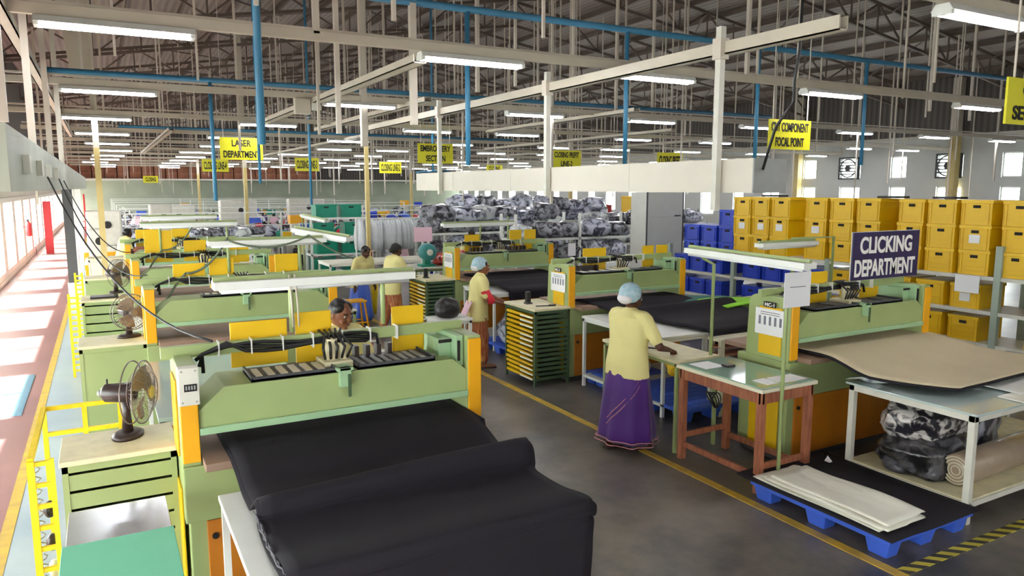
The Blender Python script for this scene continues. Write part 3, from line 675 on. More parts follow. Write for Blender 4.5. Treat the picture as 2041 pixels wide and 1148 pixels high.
# ---------------------------------------------------------------- drawer cabinets
def cabinet(x, y, w, d, label, n=13, side_yellow=True, closed=False, h=1.0, face='dgreen', z0=0.08):
    t = thing('drawer_cabinet', label, 'cabinet', (x+w/2, y+d/2, 0), group='green tool cabinets')
    g = M[face]; q = 0.03
    for cx in (x, x+w-q):
        for cy in (y, y+d-q): MB().box(cx, cy, 0, cx+q, cy+q, h-0.03).build('leg', g, t)
    MB().box(x-0.012, y-0.012, h-0.03, x+w+0.012, y+d+0.012, h).build('cabinet_top', M['worn'], t, bevel=0.004)
    MB().box(x, y, h-0.07, x+w, y+d, h-0.03).build('top_frame', g, t)
    if closed:
        MB().box(x+0.004, y+0.004, z0, x+w-0.004, y+d-0.004, h-0.07).build('cabinet_body', g, t, bevel=0.005)
        return t
    MB().box(x+q, y+d-0.01, z0, x+w-q, y+d, h-0.07).build('back_panel', g, t)
    MB().box(x+w-0.012, y+q, z0, x+w-0.004, y+d-q, h-0.07).build('side_sheet', g, t)
    if not side_yellow: MB().box(x+0.004, y+q, z0, x+0.012, y+d-q, h-0.07).build('side_sheet', g, t)
    st = (h-0.07-z0)/n
    for i in range(n):
        z = z0+i*st
        dr = MB().box(x+q, y+0.004, z, x+w-q, y+0.012, z+st*(0.62 if side_yellow else 0.84)).box(x+q*0.5, y+0.01, z, x+w-q*0.5, y+d-0.02, z+0.006).build('drawer', g, t)
        if side_yellow:
            # yellow plastic dividers seen from the open side, fanned and slightly pulled out
            m = MB(); ins = 0.02*math.sin(i*1.7)
            m.prism([(y+0.05, z+0.008), (y+d-0.06, z+0.008), (y+d-0.06, z+st*0.78), (y+0.05, z+st*0.5)], 'x', x-0.012+ins*0.3, x+0.10)
            m.build('drawer_side', M['yellow'], dr, bevel=0.003)
            MB().box(x-0.016, y+0.035, z+0.006, x-0.008, y+d*0.45, z+st*0.42).build('label_strip', M['white'], dr)
    return t
cabinet(4.64, 7.80, 0.52, 0.78, 'green drawer cabinet with yellow trays beside the woman with the red sleeve', n=14)  # right-row cabinets: their shade is put into a darker green
cabinet(4.58, 11.2, 0.52, 0.78, 'green drawer cabinet with yellow trays left of the far right row press', n=14)
cabinet(-0.29, 4.62, 0.58, 0.48, 'nearest left cabinet with green slats and a black fan on its top', n=8, side_yellow=False, face='green')
cabinet(-0.28, 8.02, 0.58, 0.50, 'closed green cabinet carrying the second fan', closed=True, face='green')
cabinet(-0.32, 11.35, 0.66, 0.5, 'green slatted cabinet behind the closed cabinet', n=7, side_yellow=False, face='green')
cabinet(-0.32, 13.9, 0.66, 0.5, 'small far green cabinet with cream top by the small fan', closed=True, face='green', h=1.02)
cabinet(-0.32, 17.5, 0.7, 0.6, 'furthest pale cabinet of the left row', closed=True, face='offwhite', h=1.05)
# odd bits on the tops
tag(MB().box(-0.22, 11.45, 1.0, 0.12, 11.7, 1.025).build('tool_strip', M['black'], bevel=0.003), 'black strip of tools on top of the slatted cabinet', 'tools')
tag(MB().box(0.18, 8.62, 1.0, 0.36, 8.64, 1.18).build('white_sheet', M['paper']), 'white paper standing behind the second fan', 'paper')
for x, y, z, lab in ((4.80,8.25,1.0,'black upright tool block on the cabinet by the red sleeve'), (4.70,11.5,1.0,'black tool cluster on the far drawer cabinet')):
    t = thing('tool_block', lab, 'tools', (x, y, z)); MB().box(x-0.03,y-0.03,z,x+0.03,y+0.03,z+0.16).build('block', M['black'], t, bevel=0.006); MB().box(x-0.04,y-0.05,z,x+0.04,y+0.04,z+0.02).build('block_foot', M['dgrey'], t)
t = thing('hand_tool', 'dark cutter lying on the cabinet top by the red sleeve', 'tool', (4.86,7.98,1.0)); MB().tube([(4.76,7.98,1.01),(4.92,7.93,1.01)],0.008,8).build('blade', M['dgrey'], t); MB().tube([(4.92,7.93,1.012),(5.02,7.92,1.012)],0.012,8).build('handle', M['black'], t)

# ---------------------------------------------------------------- table fans
def fan(loc, r, rz, label, blades='fangold', tilt=0):
    t = thing('table_fan', label, 'fan', loc, rz, group='table fans on the cabinets')
    m = MB().loft([[(0.115*math.cos(a)*s, 0.085*math.sin(a)*s, z) for a in [2*PI*k/20 for k in range(20)]] for s, z in ((1,0),(1,0.02),(0.7,0.035))])
    m.build('fan_base', M['brownplastic'], t, smooth=True, local=True)
    H = r + 0.085
    MB().tube([(0,0,0.02),(0,0,H*0.55),(0,0,H-0.02)], [0.035,0.022,0.03], 12).build('fan_neck', M['brownplastic'], t, smooth=True, local=True)
    mo = MB().tube([(0,0.13,H),(0,0.11,H),(0,-0.03,H),(0,-0.06,H)], [0.035,0.055,0.062,0.045], 16).build('motor', M['brownplastic'], t, smooth=True, local=True)
    MB().tube([(0,0.10,H+0.055),(0,0.10,H+0.085)], 0.006, 8).build('swing_knob', M['black'], mo, local=True)
    MB().tube([(0,0.135,H),(0,0.155,H)], [0.022,0.016], 10).build('rear_cap', M['grey'], mo, smooth=True, local=True)
    yb, yf_ = -0.06, -0.15
    m = MB()
    for yy in (yb+0.02, (yb+yf_)/2): m.tube([(r*math.cos(2*PI*k/32), yy, H+r*math.sin(2*PI*k/32)) for k in range(33)], 0.0045, 5, False)
    for rr, yy in ((r*0.6, yf_), (r*0.6, yb+0.01), (r*0.3, yf_)): m.tube([(rr*math.cos(2*PI*k/24), yy, H+rr*math.sin(2*PI*k/24)) for k in range(25)], 0.002, 4, False)
    for k in range(36):
        c, s = math.cos(2*PI*k/36), math.sin(2*PI*k/36)
        m.tube([(0.04*c, yb, H+0.04*s), (0.6*r*c, yb+0.0, H+0.6*r*s), (r*c, (yb+yf_)/2, H+r*s), (0.6*r*c, yf_, H+0.6*r*s), (0.04*c, yf_-0.005, H+0.04*s)], 0.0016, 4, False)
    m.build('fan_guard', M['fanmetal'], t, local=True)
    MB().tube([(0,yf_-0.01,H),(0,yf_+0.005,H)], [0.035,0.045], 16).build('guard_badge', M[blades], t, local=True)
    m = MB()
    for k in range(3):
        a0 = 2*PI*k/3
        pts = []
        for i in range(7):
            for j in range(5):
                a = a0 + (i/6-0.5)*1.45; rr = 0.03 + (r*0.86-0.03)*j/4; pts.append((rr*math.cos(a), -0.105+0.03*(i/6-0.5), H+rr*math.sin(a)))
        n0 = len(m.v); m.v += pts
        for i in range(6):
            for j in range(4): q = n0+i*5+j; m.f.append((q, q+5, q+6, q+1))
    m.build('fan_blades', M['fanblade'], t, solid=0.003, smooth=True, local=True)
    return t
fan((0.05, 4.93, 1.0), 0.19, R(68), 'black table fan with wire guard on the nearest cabinet', 'fangold')
fan((0.16, 8.34, 1.0), 0.18, R(20), 'brown table fan on the closed green cabinet', 'fanmetal')
fan((0.10, 12.0, 1.0), 0.20, R(50), 'small far round fan on the slatted cabinet', 'black')

# ---------------------------------------------------------------- yellow guard cage and steel table, near left
t = thing('guard_rail', 'yellow painted guard rail beside the nearest left cabinet', 'guard rail', (-0.42, 4.9, 0))
def rp(name, *bars):
    for a, b, w_ in bars: MB().bar(a, b, w_, w_).build(name, M['ypaint'], t)
rp('rail_post', ((-0.44,5.83,0),(-0.44,5.83,1.0),0.03), ((-0.44,4.72,0),(-0.44,4.72,1.0),0.035), ((-0.34,4.72,0),(-0.34,4.72,1.0),0.025), ((0.02,5.83,0),(0.02,5.83,1.0),0.03), ((-0.2,5.83,0),(-0.2,5.83,1.0),0.03))
rp('rail_bar', ((-0.44,5.83,1.0),(0.1,5.83,1.0),0.028), ((-0.44,5.83,0.82),(0.1,5.83,0.82),0.028), ((-0.44,4.72,1.0),(-0.44,5.83,1.0),0.03))
for k in range(8): rp('rung', ((-0.44,4.72,0.98-0.125*k),(-0.34,4.72,0.98-0.125*k),0.024))
for k in range(7):
    m = MB().tube([(-0.42+0.02*math.sin(i*1.3), 4.76+0.01*math.cos(i), 0.95-0.13*k-0.012*i) for i in range(9)], 0.004, 5)
    m.build('loose_wire', M['grey'], t)
for k, (z, mm) in enumerate(((0.62,'black'),(0.42,'brownplastic'),(0.26,'cream'),(0.12,'black'))):
    tag(MB().ell((-0.375, 4.82, z+0.05), (0.035,0.05,0.05), 10, 6).build('hung_tool', M[mm], smooth=True), 'dark lump hanging inside the yellow guard rail, %s from the top' % ORD[k], 'tool', 'tools inside the guard rail')
for gy, lab in ((11.2, 'yellow guard ladder beside the slatted cabinet'), (14.0, 'small far yellow guard ladder')):
    t = thing('guard_ladder', lab, 'guard rail', (-0.42, gy, 0))
    for xx in (-0.46, -0.36):
        MB().box(xx-0.015, gy-0.015, 0, xx+0.015, gy+0.015, 1.12).build('rail_post', M['ypaint'], t)
    for k in range(14): MB().box(-0.46, gy-0.01, 0.08+0.075*k, -0.36, gy+0.01, 0.105+0.075*k).build('rung', M['ypaint'], t)
t = thing('steel_table', 'steel topped table with green cutting mat, bottom left', 'table', (-0.03, 3.6, 0))
MB().box(-0.25, 3.0, 0.835, 0.20, 4.22, 0.86).build('table_top', M['steel'], t, bevel=0.004)
for x in (-0.23, 0.16):
    for y in (3.02, 4.16): MB().box(x, y, 0, x+0.03, y+0.03, 0.835).build('leg', M['dgreen'], t)
MB().box(-0.23,3.02,0.25,0.19,4.19,0.28).build('lower_shelf', M['grey'], t)
m = MB().box(-0.262, 2.98, 0.86, 0.205, 3.78, 0.872); tag(m.build('cutting_mat', M['matgreen'], bevel=0.003), 'sea green cutting mat on the near end of the steel table', 'mat')

# ---------------------------------------------------------------- cloth sheets on and before the presses
def table(label, x0, y0, x1, y1, h, m='white', leg=0.035, shelf=None, top='white', th=0.03, group=None, name='work_table', lm=None):
    t = thing(name, label, 'table', ((x0+x1)/2, (y0+y1)/2, 0), group=group)
    MB().box(x0, y0, h-th, x1, y1, h).build('table_top', M[top], t, bevel=0.004)
    for x in (x0+0.01, x1-0.01-leg):
        for y in (y0+0.01, y1-0.01-leg): MB().box(x, y, 0, x+leg, y+leg, h-th).build('leg', M[m], t)
    fr = MB().box(x0+0.01,y0+0.01,h-th-leg,x1-0.01,y0+0.01+leg,h-th).box(x0+0.01,y1-0.01-leg,h-th-leg,x1-0.01,y1-0.01,h-th).box(x0+0.01,y0+0.01,h-th-leg,x0+0.01+leg,y1-0.01,h-th).box(x1-0.01-leg,y0+0.01,h-th-leg,x1-0.01,y1-0.01,h-th)
    fr.build('apron', M[m], t)
    if shelf is not None:
        a = MB().box(x0+0.01,y0+0.01,shelf,x1-0.01,y0+0.04,shelf+0.03).box(x0+0.01,y1-0.04,shelf,x1-0.01,y1-0.01,shelf+0.03).box(x0+0.01,y0+0.01,shelf,x0+0.04,y1-0.01,shelf+0.03).box(x1-0.04,y0+0.01,shelf,x1-0.01,y1-0.01,shelf+0.03)
        a.build('lower_rail', M[m], t); MB().box(x0+0.03,y0+0.03,shelf+0.01,x1-0.03,y1-0.03,shelf+0.022).build('lower_shelf', M['offwhite'], t)
    return t
table('white feed table under the black cloth of the nearest press', 0.44, 2.95, 2.02, 4.02, 0.885, shelf=0.25)
def smooth_profile(pts, n=6):
    out = []
    for i in range(len(pts)-1):
        p0 = pts[max(i-1,0)]; p1 = pts[i]; p2 = pts[i+1]; p3 = pts[min(i+2,len(pts)-1)]
        for k in range(n):
            t = k/n; out.append(tuple(0.5*((2*p1[j]) + (-p0[j]+p2[j])*t + (2*p0[j]-5*p1[j]+4*p2[j]-p3[j])*t*t + (-p0[j]+3*p1[j]-3*p2[j]+p3[j])*t**3) for j in range(len(p1))))
    out.append(pts[-1]); return out
def drape(profile, xl, xr, nx=24, layers=3, gap=0.012, wob=0.008, ridge=None, seed=1, amp=None):
    """layered sheet: profile is a list of (y, z, ridgeweight)"""
    P = smooth_profile(profile)
    m = MB()
    for L in range(layers):
        ins = 0.010*L*(1 if L % 2 else -1)
        def fn(u, v):
            i = min(int(round(u*(len(P)-1))), len(P)-1); y, z, rw = P[i]
            x = (xl(u) if callable(xl) else xl) + ins + ((xr(u) if callable(xr) else xr) - (xl(u) if callable(xl) else xl) - 2*ins)*v
            z2 = z + rw*(v-0.5) - L*gap + wob*noise.noise(Vector((x*2.2, y*2.2, seed+L*0.3)))
            y2 = y + wob*noise.noise(Vector((x*1.5, 5, z*2+L)))
            if v < 0.001 or v > 0.999: z2 -= 0.004; y2 += 0.004*math.sin(30*u+L*2)
            return (x, y2, z2)
        m.grid(len(P)-1, nx, fn)
    return m
prof = [(4.74,1.03,0),(4.45,1.03,0),(4.22,1.03,0),(4.05,1.0,0),(3.90,0.955,0),(3.78,0.945,0),(3.68,0.955,0.02),(3.60,1.02,0.05),(3.53,1.06,0.06),(3.47,1.045,0.05),(3.445,0.99,0.02),(3.43,0.955,0),(3.30,0.945,0),(3.10,0.955,0),(2.92,0.985,0),(2.83,0.992,0),(2.805,0.975,0),(2.80,0.95,0),(2.818,0.935,0),(2.80,0.92,0),(2.80,0.84,0),(2.79,0.75,0),(2.79,0.60,0),(2.80,0.35,0)]
t = thing('black_cloth', 'thick layered black cloth running off the nearest press over the white table', 'cloth', (1.3, 3.6, 0.9))
drape(prof, lambda u: 0.545+0.02*math.sin(u*5), lambda u: 2.05-0.10*u*u, layers=3).build('cloth_layers', M['blackcloth'], t, smooth=True, solid=0.012)
m = MB().grid(12, 8, lambda u, v: (2.06+0.02*math.sin(PI*v*0.5), 4.72-0.62*u, 1.03-0.16*v*min(1, u*4)))
m.build('hanging_flap', M['blackcloth'], t, smooth=True, solid=0.012)
m = MB()
for j in range(3):
    m.tube([(0.538+0.008*j+0.006*math.sin(k*1.9+j*2), 2.84+k*0.055, 0.985-0.016*j+0.004*math.sin(k*2.7+j)-0.03*math.sin(min(k,11)*0.26)) for k in range(13)], 0.0045, 5)
m.build('selvedge', mat('grey selvedge', (92, 90, 96), 0.8), t, smooth=True)
# felt on the clicking sign press
t = thing('white_feed_table', 'white framed feed table with bagged cloth on its lower shelf, right front', 'table', (6.55, 3.4, 0))
x0, y0, x1, y1, h = 5.50, 2.93, 8.0, 3.98, 0.84
for x in (x0, x1-0.05):
    for y in (y0, y1-0.05): MB().box(x, y, 0, x+0.05, y+0.05, h).build('leg', M['offwhite'], t, bevel=0.003)
MB().box(x0,y0,h-0.05,x1,y0+0.05,h).box(x0,y1-0.05,h-0.05,x1,y1,h).box(x0,y0,h-0.05,x0+0.05,y1,h).box(x1-0.05,y0,h-0.05,x1,y1,h).build('top_frame', M['offwhite'], t, bevel=0.003)
MB().box(x0-0.01,y0-0.02,h,x1,y1+0.03,h+0.018).build('table_top', M['lightglass'], t, bevel=0.003)
MB().box(x0,y0,0.13,x1,y0+0.04,0.17).box(x0,y1-0.04,0.13,x1,y1,0.17).box(x0,y0,0.13,x0+0.04,y1,0.17).build('lower_rail', M['offwhite'], t, bevel=0.003)
MB().box(x0+0.02,y0+0.02,0.17,x1-0.02,y1-0.02,0.182).build('lower_shelf', M['worn'], t)
tag(MB().grid(8,3,lambda u,v:(5.50+0.25*u+0.05*v, 4.02-0.10*v-0.3*u, 0.875+0.02*math.sin(9*u)+0.02*v)).build('crumpled_film', M['bag3'], smooth=True, solid=0.006), 'crumpled clear film on the corner of the white framed table', 'film')
for i, (a, b, c, d, z) in enumerate(((6.10,2.86,7.9,3.10,0.862),(6.30,3.02,7.95,3.5,0.874))):
    tag(MB().box(a, b, z, c, d, z+0.01).build('white_sheet', M['white'] if i else M['cloth'], bevel=0.002), ['white strip along the near edge of the white framed table','wide white sheet under the beige felt'][i], 'sheet')
prof2 = [(4.86,1.028,0),(4.50,1.028,0),(4.25,1.025,0),(4.08,1.0,0),(3.88,0.955,0),(3.66,0.935,0),(3.45,0.922,0),(3.27,0.915,0)]
def felt(z, dx, m, name, lab, ny=0):
    P = smooth_profile(prof2)
    def fn(u, v):
        i = min(int(round(u*(len(P)-1))), len(P)-1); y, zz, _ = P[i]
        xl = 5.52 - dx + 0.30*max(0,(u-0.62))/0.38*1.0 + 0.02*math.sin(u*8); xr = 7.30 + dx + 0.5*max(0, u-0.35)
        if ny: y -= ny*u
        return (xl+(xr-xl)*v, y+0.05*(v-0.5)*u, zz+z+0.012*math.sin(u*7+v*1.5)*u + 0.03*u*max(0,0.15-abs(v-0.05)))
    return tag(MB().grid(len(P)-1, 20, fn).build(name, M[m], smooth=True, solid=0.012), lab, 'sheet')
felt(-0.004, 0.03, 'blackcloth', 'black_sheet', 'black sheet under the beige felt on the right front press', 0.02)
felt(0.012, 0.0, 'felt', 'felt_sheet', 'wide beige felt sheet flowing off the press under the clicking sign')
# bagged cloth and roll on the lower shelf
def blob(name, c, r, m, label, cat='bag', seed=0, group=None, rz=0, amp=0.25, sub=4, sq=1.0, reg=None):
    bm = bmesh.new(); bmesh.ops.create_icosphere(bm, subdivisions=sub, radius=1.0)
    for v in bm.verts:
        p = v.co.normalized(); q = Vector([math.copysign(abs(k)**sq, k) for k in p])
        n_ = noise.noise(p*1.6+Vector((seed*3.1,seed,0)))*amp + abs(noise.noise(p*4.5+Vector((seed,0,seed*2))))*amp*0.5
        s = 1 + n_; z = q.z*r[2]*s
        v.co = (q.x*r[0]*s, q.y*r[1]*s, max(z, -r[2]*0.82) + r[2]*0.82)
    me = bpy.data.meshes.new(name); bm.to_mesh(me); bm.free(); me.materials.append(M[m])
    for p in me.polygons: p.use_smooth = True
    o = bpy.data.objects.new(name, me); C.objects.link(o); o.location = (c[0], c[1], c[2]); o.rotation_euler = (0,0,rz)
    return tag(o, label, cat, group)
blob('cloth_bag', (5.93,3.52,0.185), (0.42,0.28,0.16), 'bagb', 'black cloth wrapped in clear film, lowest bag under the white framed table', seed=1, sq=0.7)
blob('cloth_bag', (6.05,3.58,0.45), (0.46,0.25,0.16), 'bagw', 'black and white cloth bag on top of the black one under the framed table', seed=3, sq=0.75)
blob('cloth_bag', (6.75,3.68,0.185), (0.30,0.22,0.2), 'bag1', 'grey bag behind the cloth roll under the framed table', seed=5, sq=0.75)
t = thing('cloth_roll', 'brown film wrapped roll lying under the white framed table', 'roll', (6.6,3.18,0.185))
MB().tube([(5.72,3.16,0.31),(5.74,3.16,0.31),(7.6,3.22,0.31)], [0.115,0.125,0.125], 24).build('roll_body', mat('brown wrapped roll', (170, 150, 128), 0.3, var=0.12, scale=5, coat=0.4), t, smooth=True)
m = MB()
for rr in (0.035, 0.06, 0.085, 0.108): m.tube([(5.715, 3.16+rr*math.cos(a*PI/10), 0.31+rr*math.sin(a*PI/10)) for a in range(21)], 0.004, 5, False)
m.build('roll_end', M['cream'], t)
# pallet with black sheet and folded white cloth
def pallet(x0, y0, wx, wy, label, rz=0):
    t = thing('plastic_pallet', label, 'pallet', (x0+wx/2, y0+wy/2, 0), group='blue plastic pallets')
    d = MB().box(x0, y0, 0.115, x0+wx, y0+wy, 0.15)
    d.build('deck', M['bluep'], t, bevel=0.006)
    m = MB()
    for k in range(9): m.box(x0+0.02, y0+0.03+k*(wy-0.06)/9, 0.15, x0+wx-0.02, y0+0.03+k*(wy-0.06)/9+0.05, 0.155)
    m.build('deck_ribs', M['bluep'], t)
    for i in range(3):
        for j in range(3):
            a = x0+0.02+i*(wx-0.20)/2; b = y0+0.02+j*(wy-0.22)/2
            MB().loft([[(a+s,b+s,z),(a+0.16-s,b+s,z),(a+0.16-s,b+0.18-s,z),(a+s,b+0.18-s,z)] for s, z in ((0.02,0),(0.0,0.115))]).build('foot', M['bluep'], t, bevel=0.008)
    return t
pallet(4.47, 2.86, 0.98, 1.22, 'blue plastic pallet in front under black sheet and white cloth')
def wsheet(u, v): 
    return (4.45+1.05*u, 2.83+1.38*v, 0.162+0.03*max(0, v-0.93)*10*(0.4)+0.004*math.sin(9*u+5*v))
tag(MB().grid(14,14,wsheet).build('black_sheet', M['blackcloth'], smooth=True, solid=0.01), 'black sheet spread over the blue pallet', 'sheet')
for k in range(7):
    a = 0.02*math.sin(k*2.3); 
    def fn(u, v, k=k, a=a):
        x = 4.50 + a + 0.42*u + 0.03*math.sin(k); y = 2.93+0.03*math.cos(k*1.7) + (1.12-0.02*k)*v
        return (x, y, 0.175+0.010*k + 0.012*math.sin(6*v+k)*(1 if u > 0.5 else 0.4) + 0.018*math.exp(-((u-0.9)**2)*40)*(k>3))
    tag(MB().grid(12,16,fn).build('folded_cloth', M['cloth'], smooth=True, solid=0.008), 'folded cream white cloth on the pallet, %s from the bottom of the pile' % ORD[k], 'cloth', 'white cloths piled on the pallet')
tag(MB().grid(4,4,lambda u,v:(5.30+0.04*u,3.98+0.05*v,0.175+0.04*u*v)).build('paper_scrap', M['paper'], solid=0.002), 'small white scrap on the black sheet behind the cloth pile', 'paper')
pallet(5.25, 5.75, 1.0, 1.2, 'blue pallet on the floor seen through the wooden table legs')
pallet(5.35, 7.15, 0.9, 0.6, 'blue pallet under the table behind the woman in purple')
pallet(5.1, 9.2, 0.9, 1.1, 'blue pallet holding grey bags behind the woman with the red sleeve')
blob('cloth_bag', (5.45,9.6,0.155), (0.3,0.35,0.3), 'bag2', 'grey blue bag on the pallet behind the woman with the red sleeve', seed=9)
blob('cloth_bag', (5.75,7.3,0.155), (0.25,0.2,0.14), 'bag3', 'beige bundle on the pallet behind the green table leg', seed=12)
blob('yellow_bundle', (5.45,5.9,0.5), (0.28,0.16,0.12), 'yellow', 'yellow bundle hanging low behind the wooden table', seed=14, cat='bundle')
# wooden table
t = thing('wooden_table', 'reddish wooden table with green glass top beside the clicking sign press', 'table', (4.87, 4.57, 0))
x0, y0, x1, y1, h = 4.56, 4.08, 5.18, 5.06, 0.90
for x in (x0, x1-0.06):
    for y in (y0, y1-0.06): MB().box(x, y, 0, x+0.06, y+0.06, h-0.04).build('leg', M['wood'], t, bevel=0.004)
MB().box(x0,y0+0.01,h-0.14,x1,y0+0.035,h-0.04).box(x0,y1-0.035,h-0.14,x1,y1-0.01,h-0.04).box(x0+0.01,y0,h-0.14,x0+0.035,y1,h-0.04).box(x1-0.035,y0,h-0.14,x1-0.01,y1,h-0.04).build('apron', M['wood'], t, bevel=0.003)
MB().box(x0+0.015,y0+0.06,0.12,x0+0.045,y1-0.06,0.17).box(x1-0.045,y0+0.06,0.12,x1-0.015,y1-0.06,0.17).box(x0+0.06,y0+0.015,0.20,x1-0.06,y0+0.045,0.25).box(x0+0.06,y1-0.045,0.20,x1-0.06,y1-0.015,0.25).build('stretcher', M['wood'], t, bevel=0.003)
MB().box(x0-0.02,y0-0.02,h-0.04,x1+0.02,y1+0.02,h-0.01).build('table_top', M['cream'], t, bevel=0.003)
MB().box(x0,y0,h-0.01,x1,y1,h).build('glass_sheet', mat('green tinted glass', (140, 176, 156), 0.07, coat=0.6), t)
for i, (a, b, c, d) in enumerate(((4.62,4.78,4.85,5.0),(4.85,4.12,5.14,4.3),(4.68,4.14,4.82,4.3))):
    tag(MB().box(a, b, h, c, d, h+0.003).build('paper_sheet', M['paper']), ['white paper at the far end of the wooden table','white paper at the near right corner of the wooden table','small white paper at the near left corner of the wooden table'][i], 'paper')
tag(MB().box(4.82,4.72,h,4.92,4.80,h+0.02).build('dark_tool', M['black'], bevel=0.004), 'small black tool on the wooden table', 'tool')
m = MB()
for k in range(5): m.tube([(4.70+0.05*math.cos(a*PI/6+k), 4.72+0.02*k, 0.62+0.07*math.sin(a*PI/6+k*0.5)) for a in range(13)], 0.006, 5, False)
m.tube([(4.70,4.72,0.70),(4.70,4.72,0.86)],0.006,5)
tag(m.build('cable_coil', M['black']), 'black coil of cable hanging under the wooden table', 'cable')
table('long cream topped table with green legs in front of the woman in purple', 4.60, 5.14, 5.14, 6.32, 0.90, m='green', top='worn', leg=0.03)
tag(MB().bar((4.72,5.72,0.907),(4.80,5.62,0.907),0.02,0.012).build('cutter', M['black']), 'black cutter lying on the long cream table', 'tool')
blob('black_tool', (4.70,5.98,0.90), (0.07,0.05,0.025), 'black', 'black tool by the hands of the woman in purple', cat='tool', seed=4, sub=3)
# lamp frames over the tables
def worklamp(label, p, q, posts, zp=0.9, m='green', on=True):
    t = thing('work_lamp', label, 'lamp', tuple((Vector(p)+Vector(q))/2), group='long white work lamps over the tables')
    p = Vector(p); q = Vector(q); d = (q-p).normalized(); s = d.cross(Vector((0,0,1))).normalized()
    MB().bar(p, q, 0.14, 0.05).build('reflector', M['white'], t, bevel=0.004)
    for k in (-1, 1): MB().tube([p+d*0.04+s*0.04*k+Vector((0,0,-0.035)), q-d*0.04+s*0.04*k+Vector((0,0,-0.035))], 0.014, 8).build('lamp_tube', M['tubeoff'], t, smooth=True)
    MB().bar(p+Vector((0,0,0.035)), q+Vector((0,0,0.035)), 0.03, 0.03).build('lamp_bar', M[m], t)
    for a in posts: MB().tube(a, 0.016, 8).build('lamp_post', M[m], t, smooth=True)
worklamp('long work lamp over the wooden table and clicking press', (4.78,3.86,1.90), (4.84,5.28,1.92), [[(4.72,4.02,0),(4.72,4.02,1.70),(4.80,4.02,1.93)], [(5.06,5.18,0.9),(5.06,5.18,1.78),(4.95,5.2,1.84),(4.84,5.22,1.93)]])
worklamp('long white work lamp on the rail of the nearest left press', (0.55,4.70,1.92), (1.82,4.70,1.92), [[(1.0,4.675,1.60),(1.0,4.675,1.97)], [(1.60,4.675,1.60),(1.60,4.675,1.95)]])
for xx in (0.985, 1.02): wire([(xx,4.64,1.97),(xx+0.01,4.63,1.8),(xx+0.015,4.635,1.64)], 0.006, 'pale cable running down the lamp post of the nearest press, %s' % ('left' if xx < 1 else 'right'), 'tray')
worklamp('white work lamp on the rail of the second left press', (0.95,8.37,1.92), (2.20,8.37,1.92), [[(1.15,8.345,1.60),(1.15,8.345,1.96)], [(1.9,8.345,1.60),(1.9,8.345,1.93)]])
worklamp('white work lamp on the rail of the third left press', (0.45,11.67,1.98), (1.75,11.67,1.98), [[(0.7,11.645,1.60),(0.7,11.645,1.98)], [(1.6,11.645,1.60),(1.6,11.645,1.98)]])
worklamp('tilted white work lamp right of the second left press', (1.95,8.75,2.02), (2.42,8.15,1.93), [[(1.97,8.5,1.0),(1.97,8.7,2.02)]])
worklamp('white work lamp on the rail of the fourth left press', (0.6,15.07,1.96), (1.9,15.07,1.96), [[(0.9,15.045,1.60),(0.9,15.045,1.96)]])
worklamp('white work lamp on the rail of the far right row press', (5.05,11.60,1.88), (6.45,11.60,1.88), [[(5.75,11.545,1.60),(5.75,11.545,1.90)], [(6.3,11.545,1.60),(6.3,11.545,2.0)]])
for q, (xa, yb_, ya, lab_) in enumerate(((0.42, 8.33, 8.25, 'second'), (0.42, 11.63, 11.5, 'third'))): wire(sag((xa, ya, 1.15), (0.72, yb_, 1.62), -0.05) + sag((0.72, yb_, 1.62), (1.15, yb_, 1.98), 0.1), 0.012, 'bundle of pale hoses climbing the rail of the %s left press' % lab_, 'cabled')
wire(sag((1.15,8.3,1.95),(2.0,8.3,1.98),0.10)+sag((2.0,8.3,1.98),(2.5,8.3,1.7),0.03), 0.012, 'grey cable looping above the second left press', 'cabled')
worklamp('angled white work lamp over the far tables, left of the garments', (4.2,18.0,1.85), (4.5,16.9,1.75), [[(4.2,18.0,0),(4.2,18.0,1.85)]])
worklamp('green framed work lamp behind the clicking sign press', (6.65,6.1,1.84), (7.6,6.1,1.84), [[(7.95,6.1,0),(7.95,6.1,1.90),(7.2,6.1,1.90)]])
# signs at the right front press
t = thing('hanging_sheet', 'white paper sheet hanging from the work lamp post', 'notice', (4.80, 3.99, 1.56))
MB().box(4.65,3.985,1.56,4.95,3.99,1.84).build('sheet', M['paper'], t)
m = MB(); [m.box(4.71,3.9835,1.72-q*0.035,4.89,3.985,1.726-q*0.035) for q in range(1)]
m.build('text_line', M['ink'], t)
t = thing('department_sign', 'dark violet clicking department sign on the right press rail', 'sign', (6.72, 4.56, 1.62))
MB().box(6.22,4.55,1.62,7.24,4.565,2.08).build('sign_board', M['signp'], t)
MB().box(6.215,4.566,1.615,7.245,4.572,2.085).build('sign_backing', M['white'], t)
lettering('CLICKING', 0.80, 0.165, M['signw'], t, (0, -0.012, 0.335), (R(90),0,0)); lettering('DEPARTMENT', 0.93, 0.165, M['signw'], t, (0, -0.012, 0.115), (R(90),0,0))
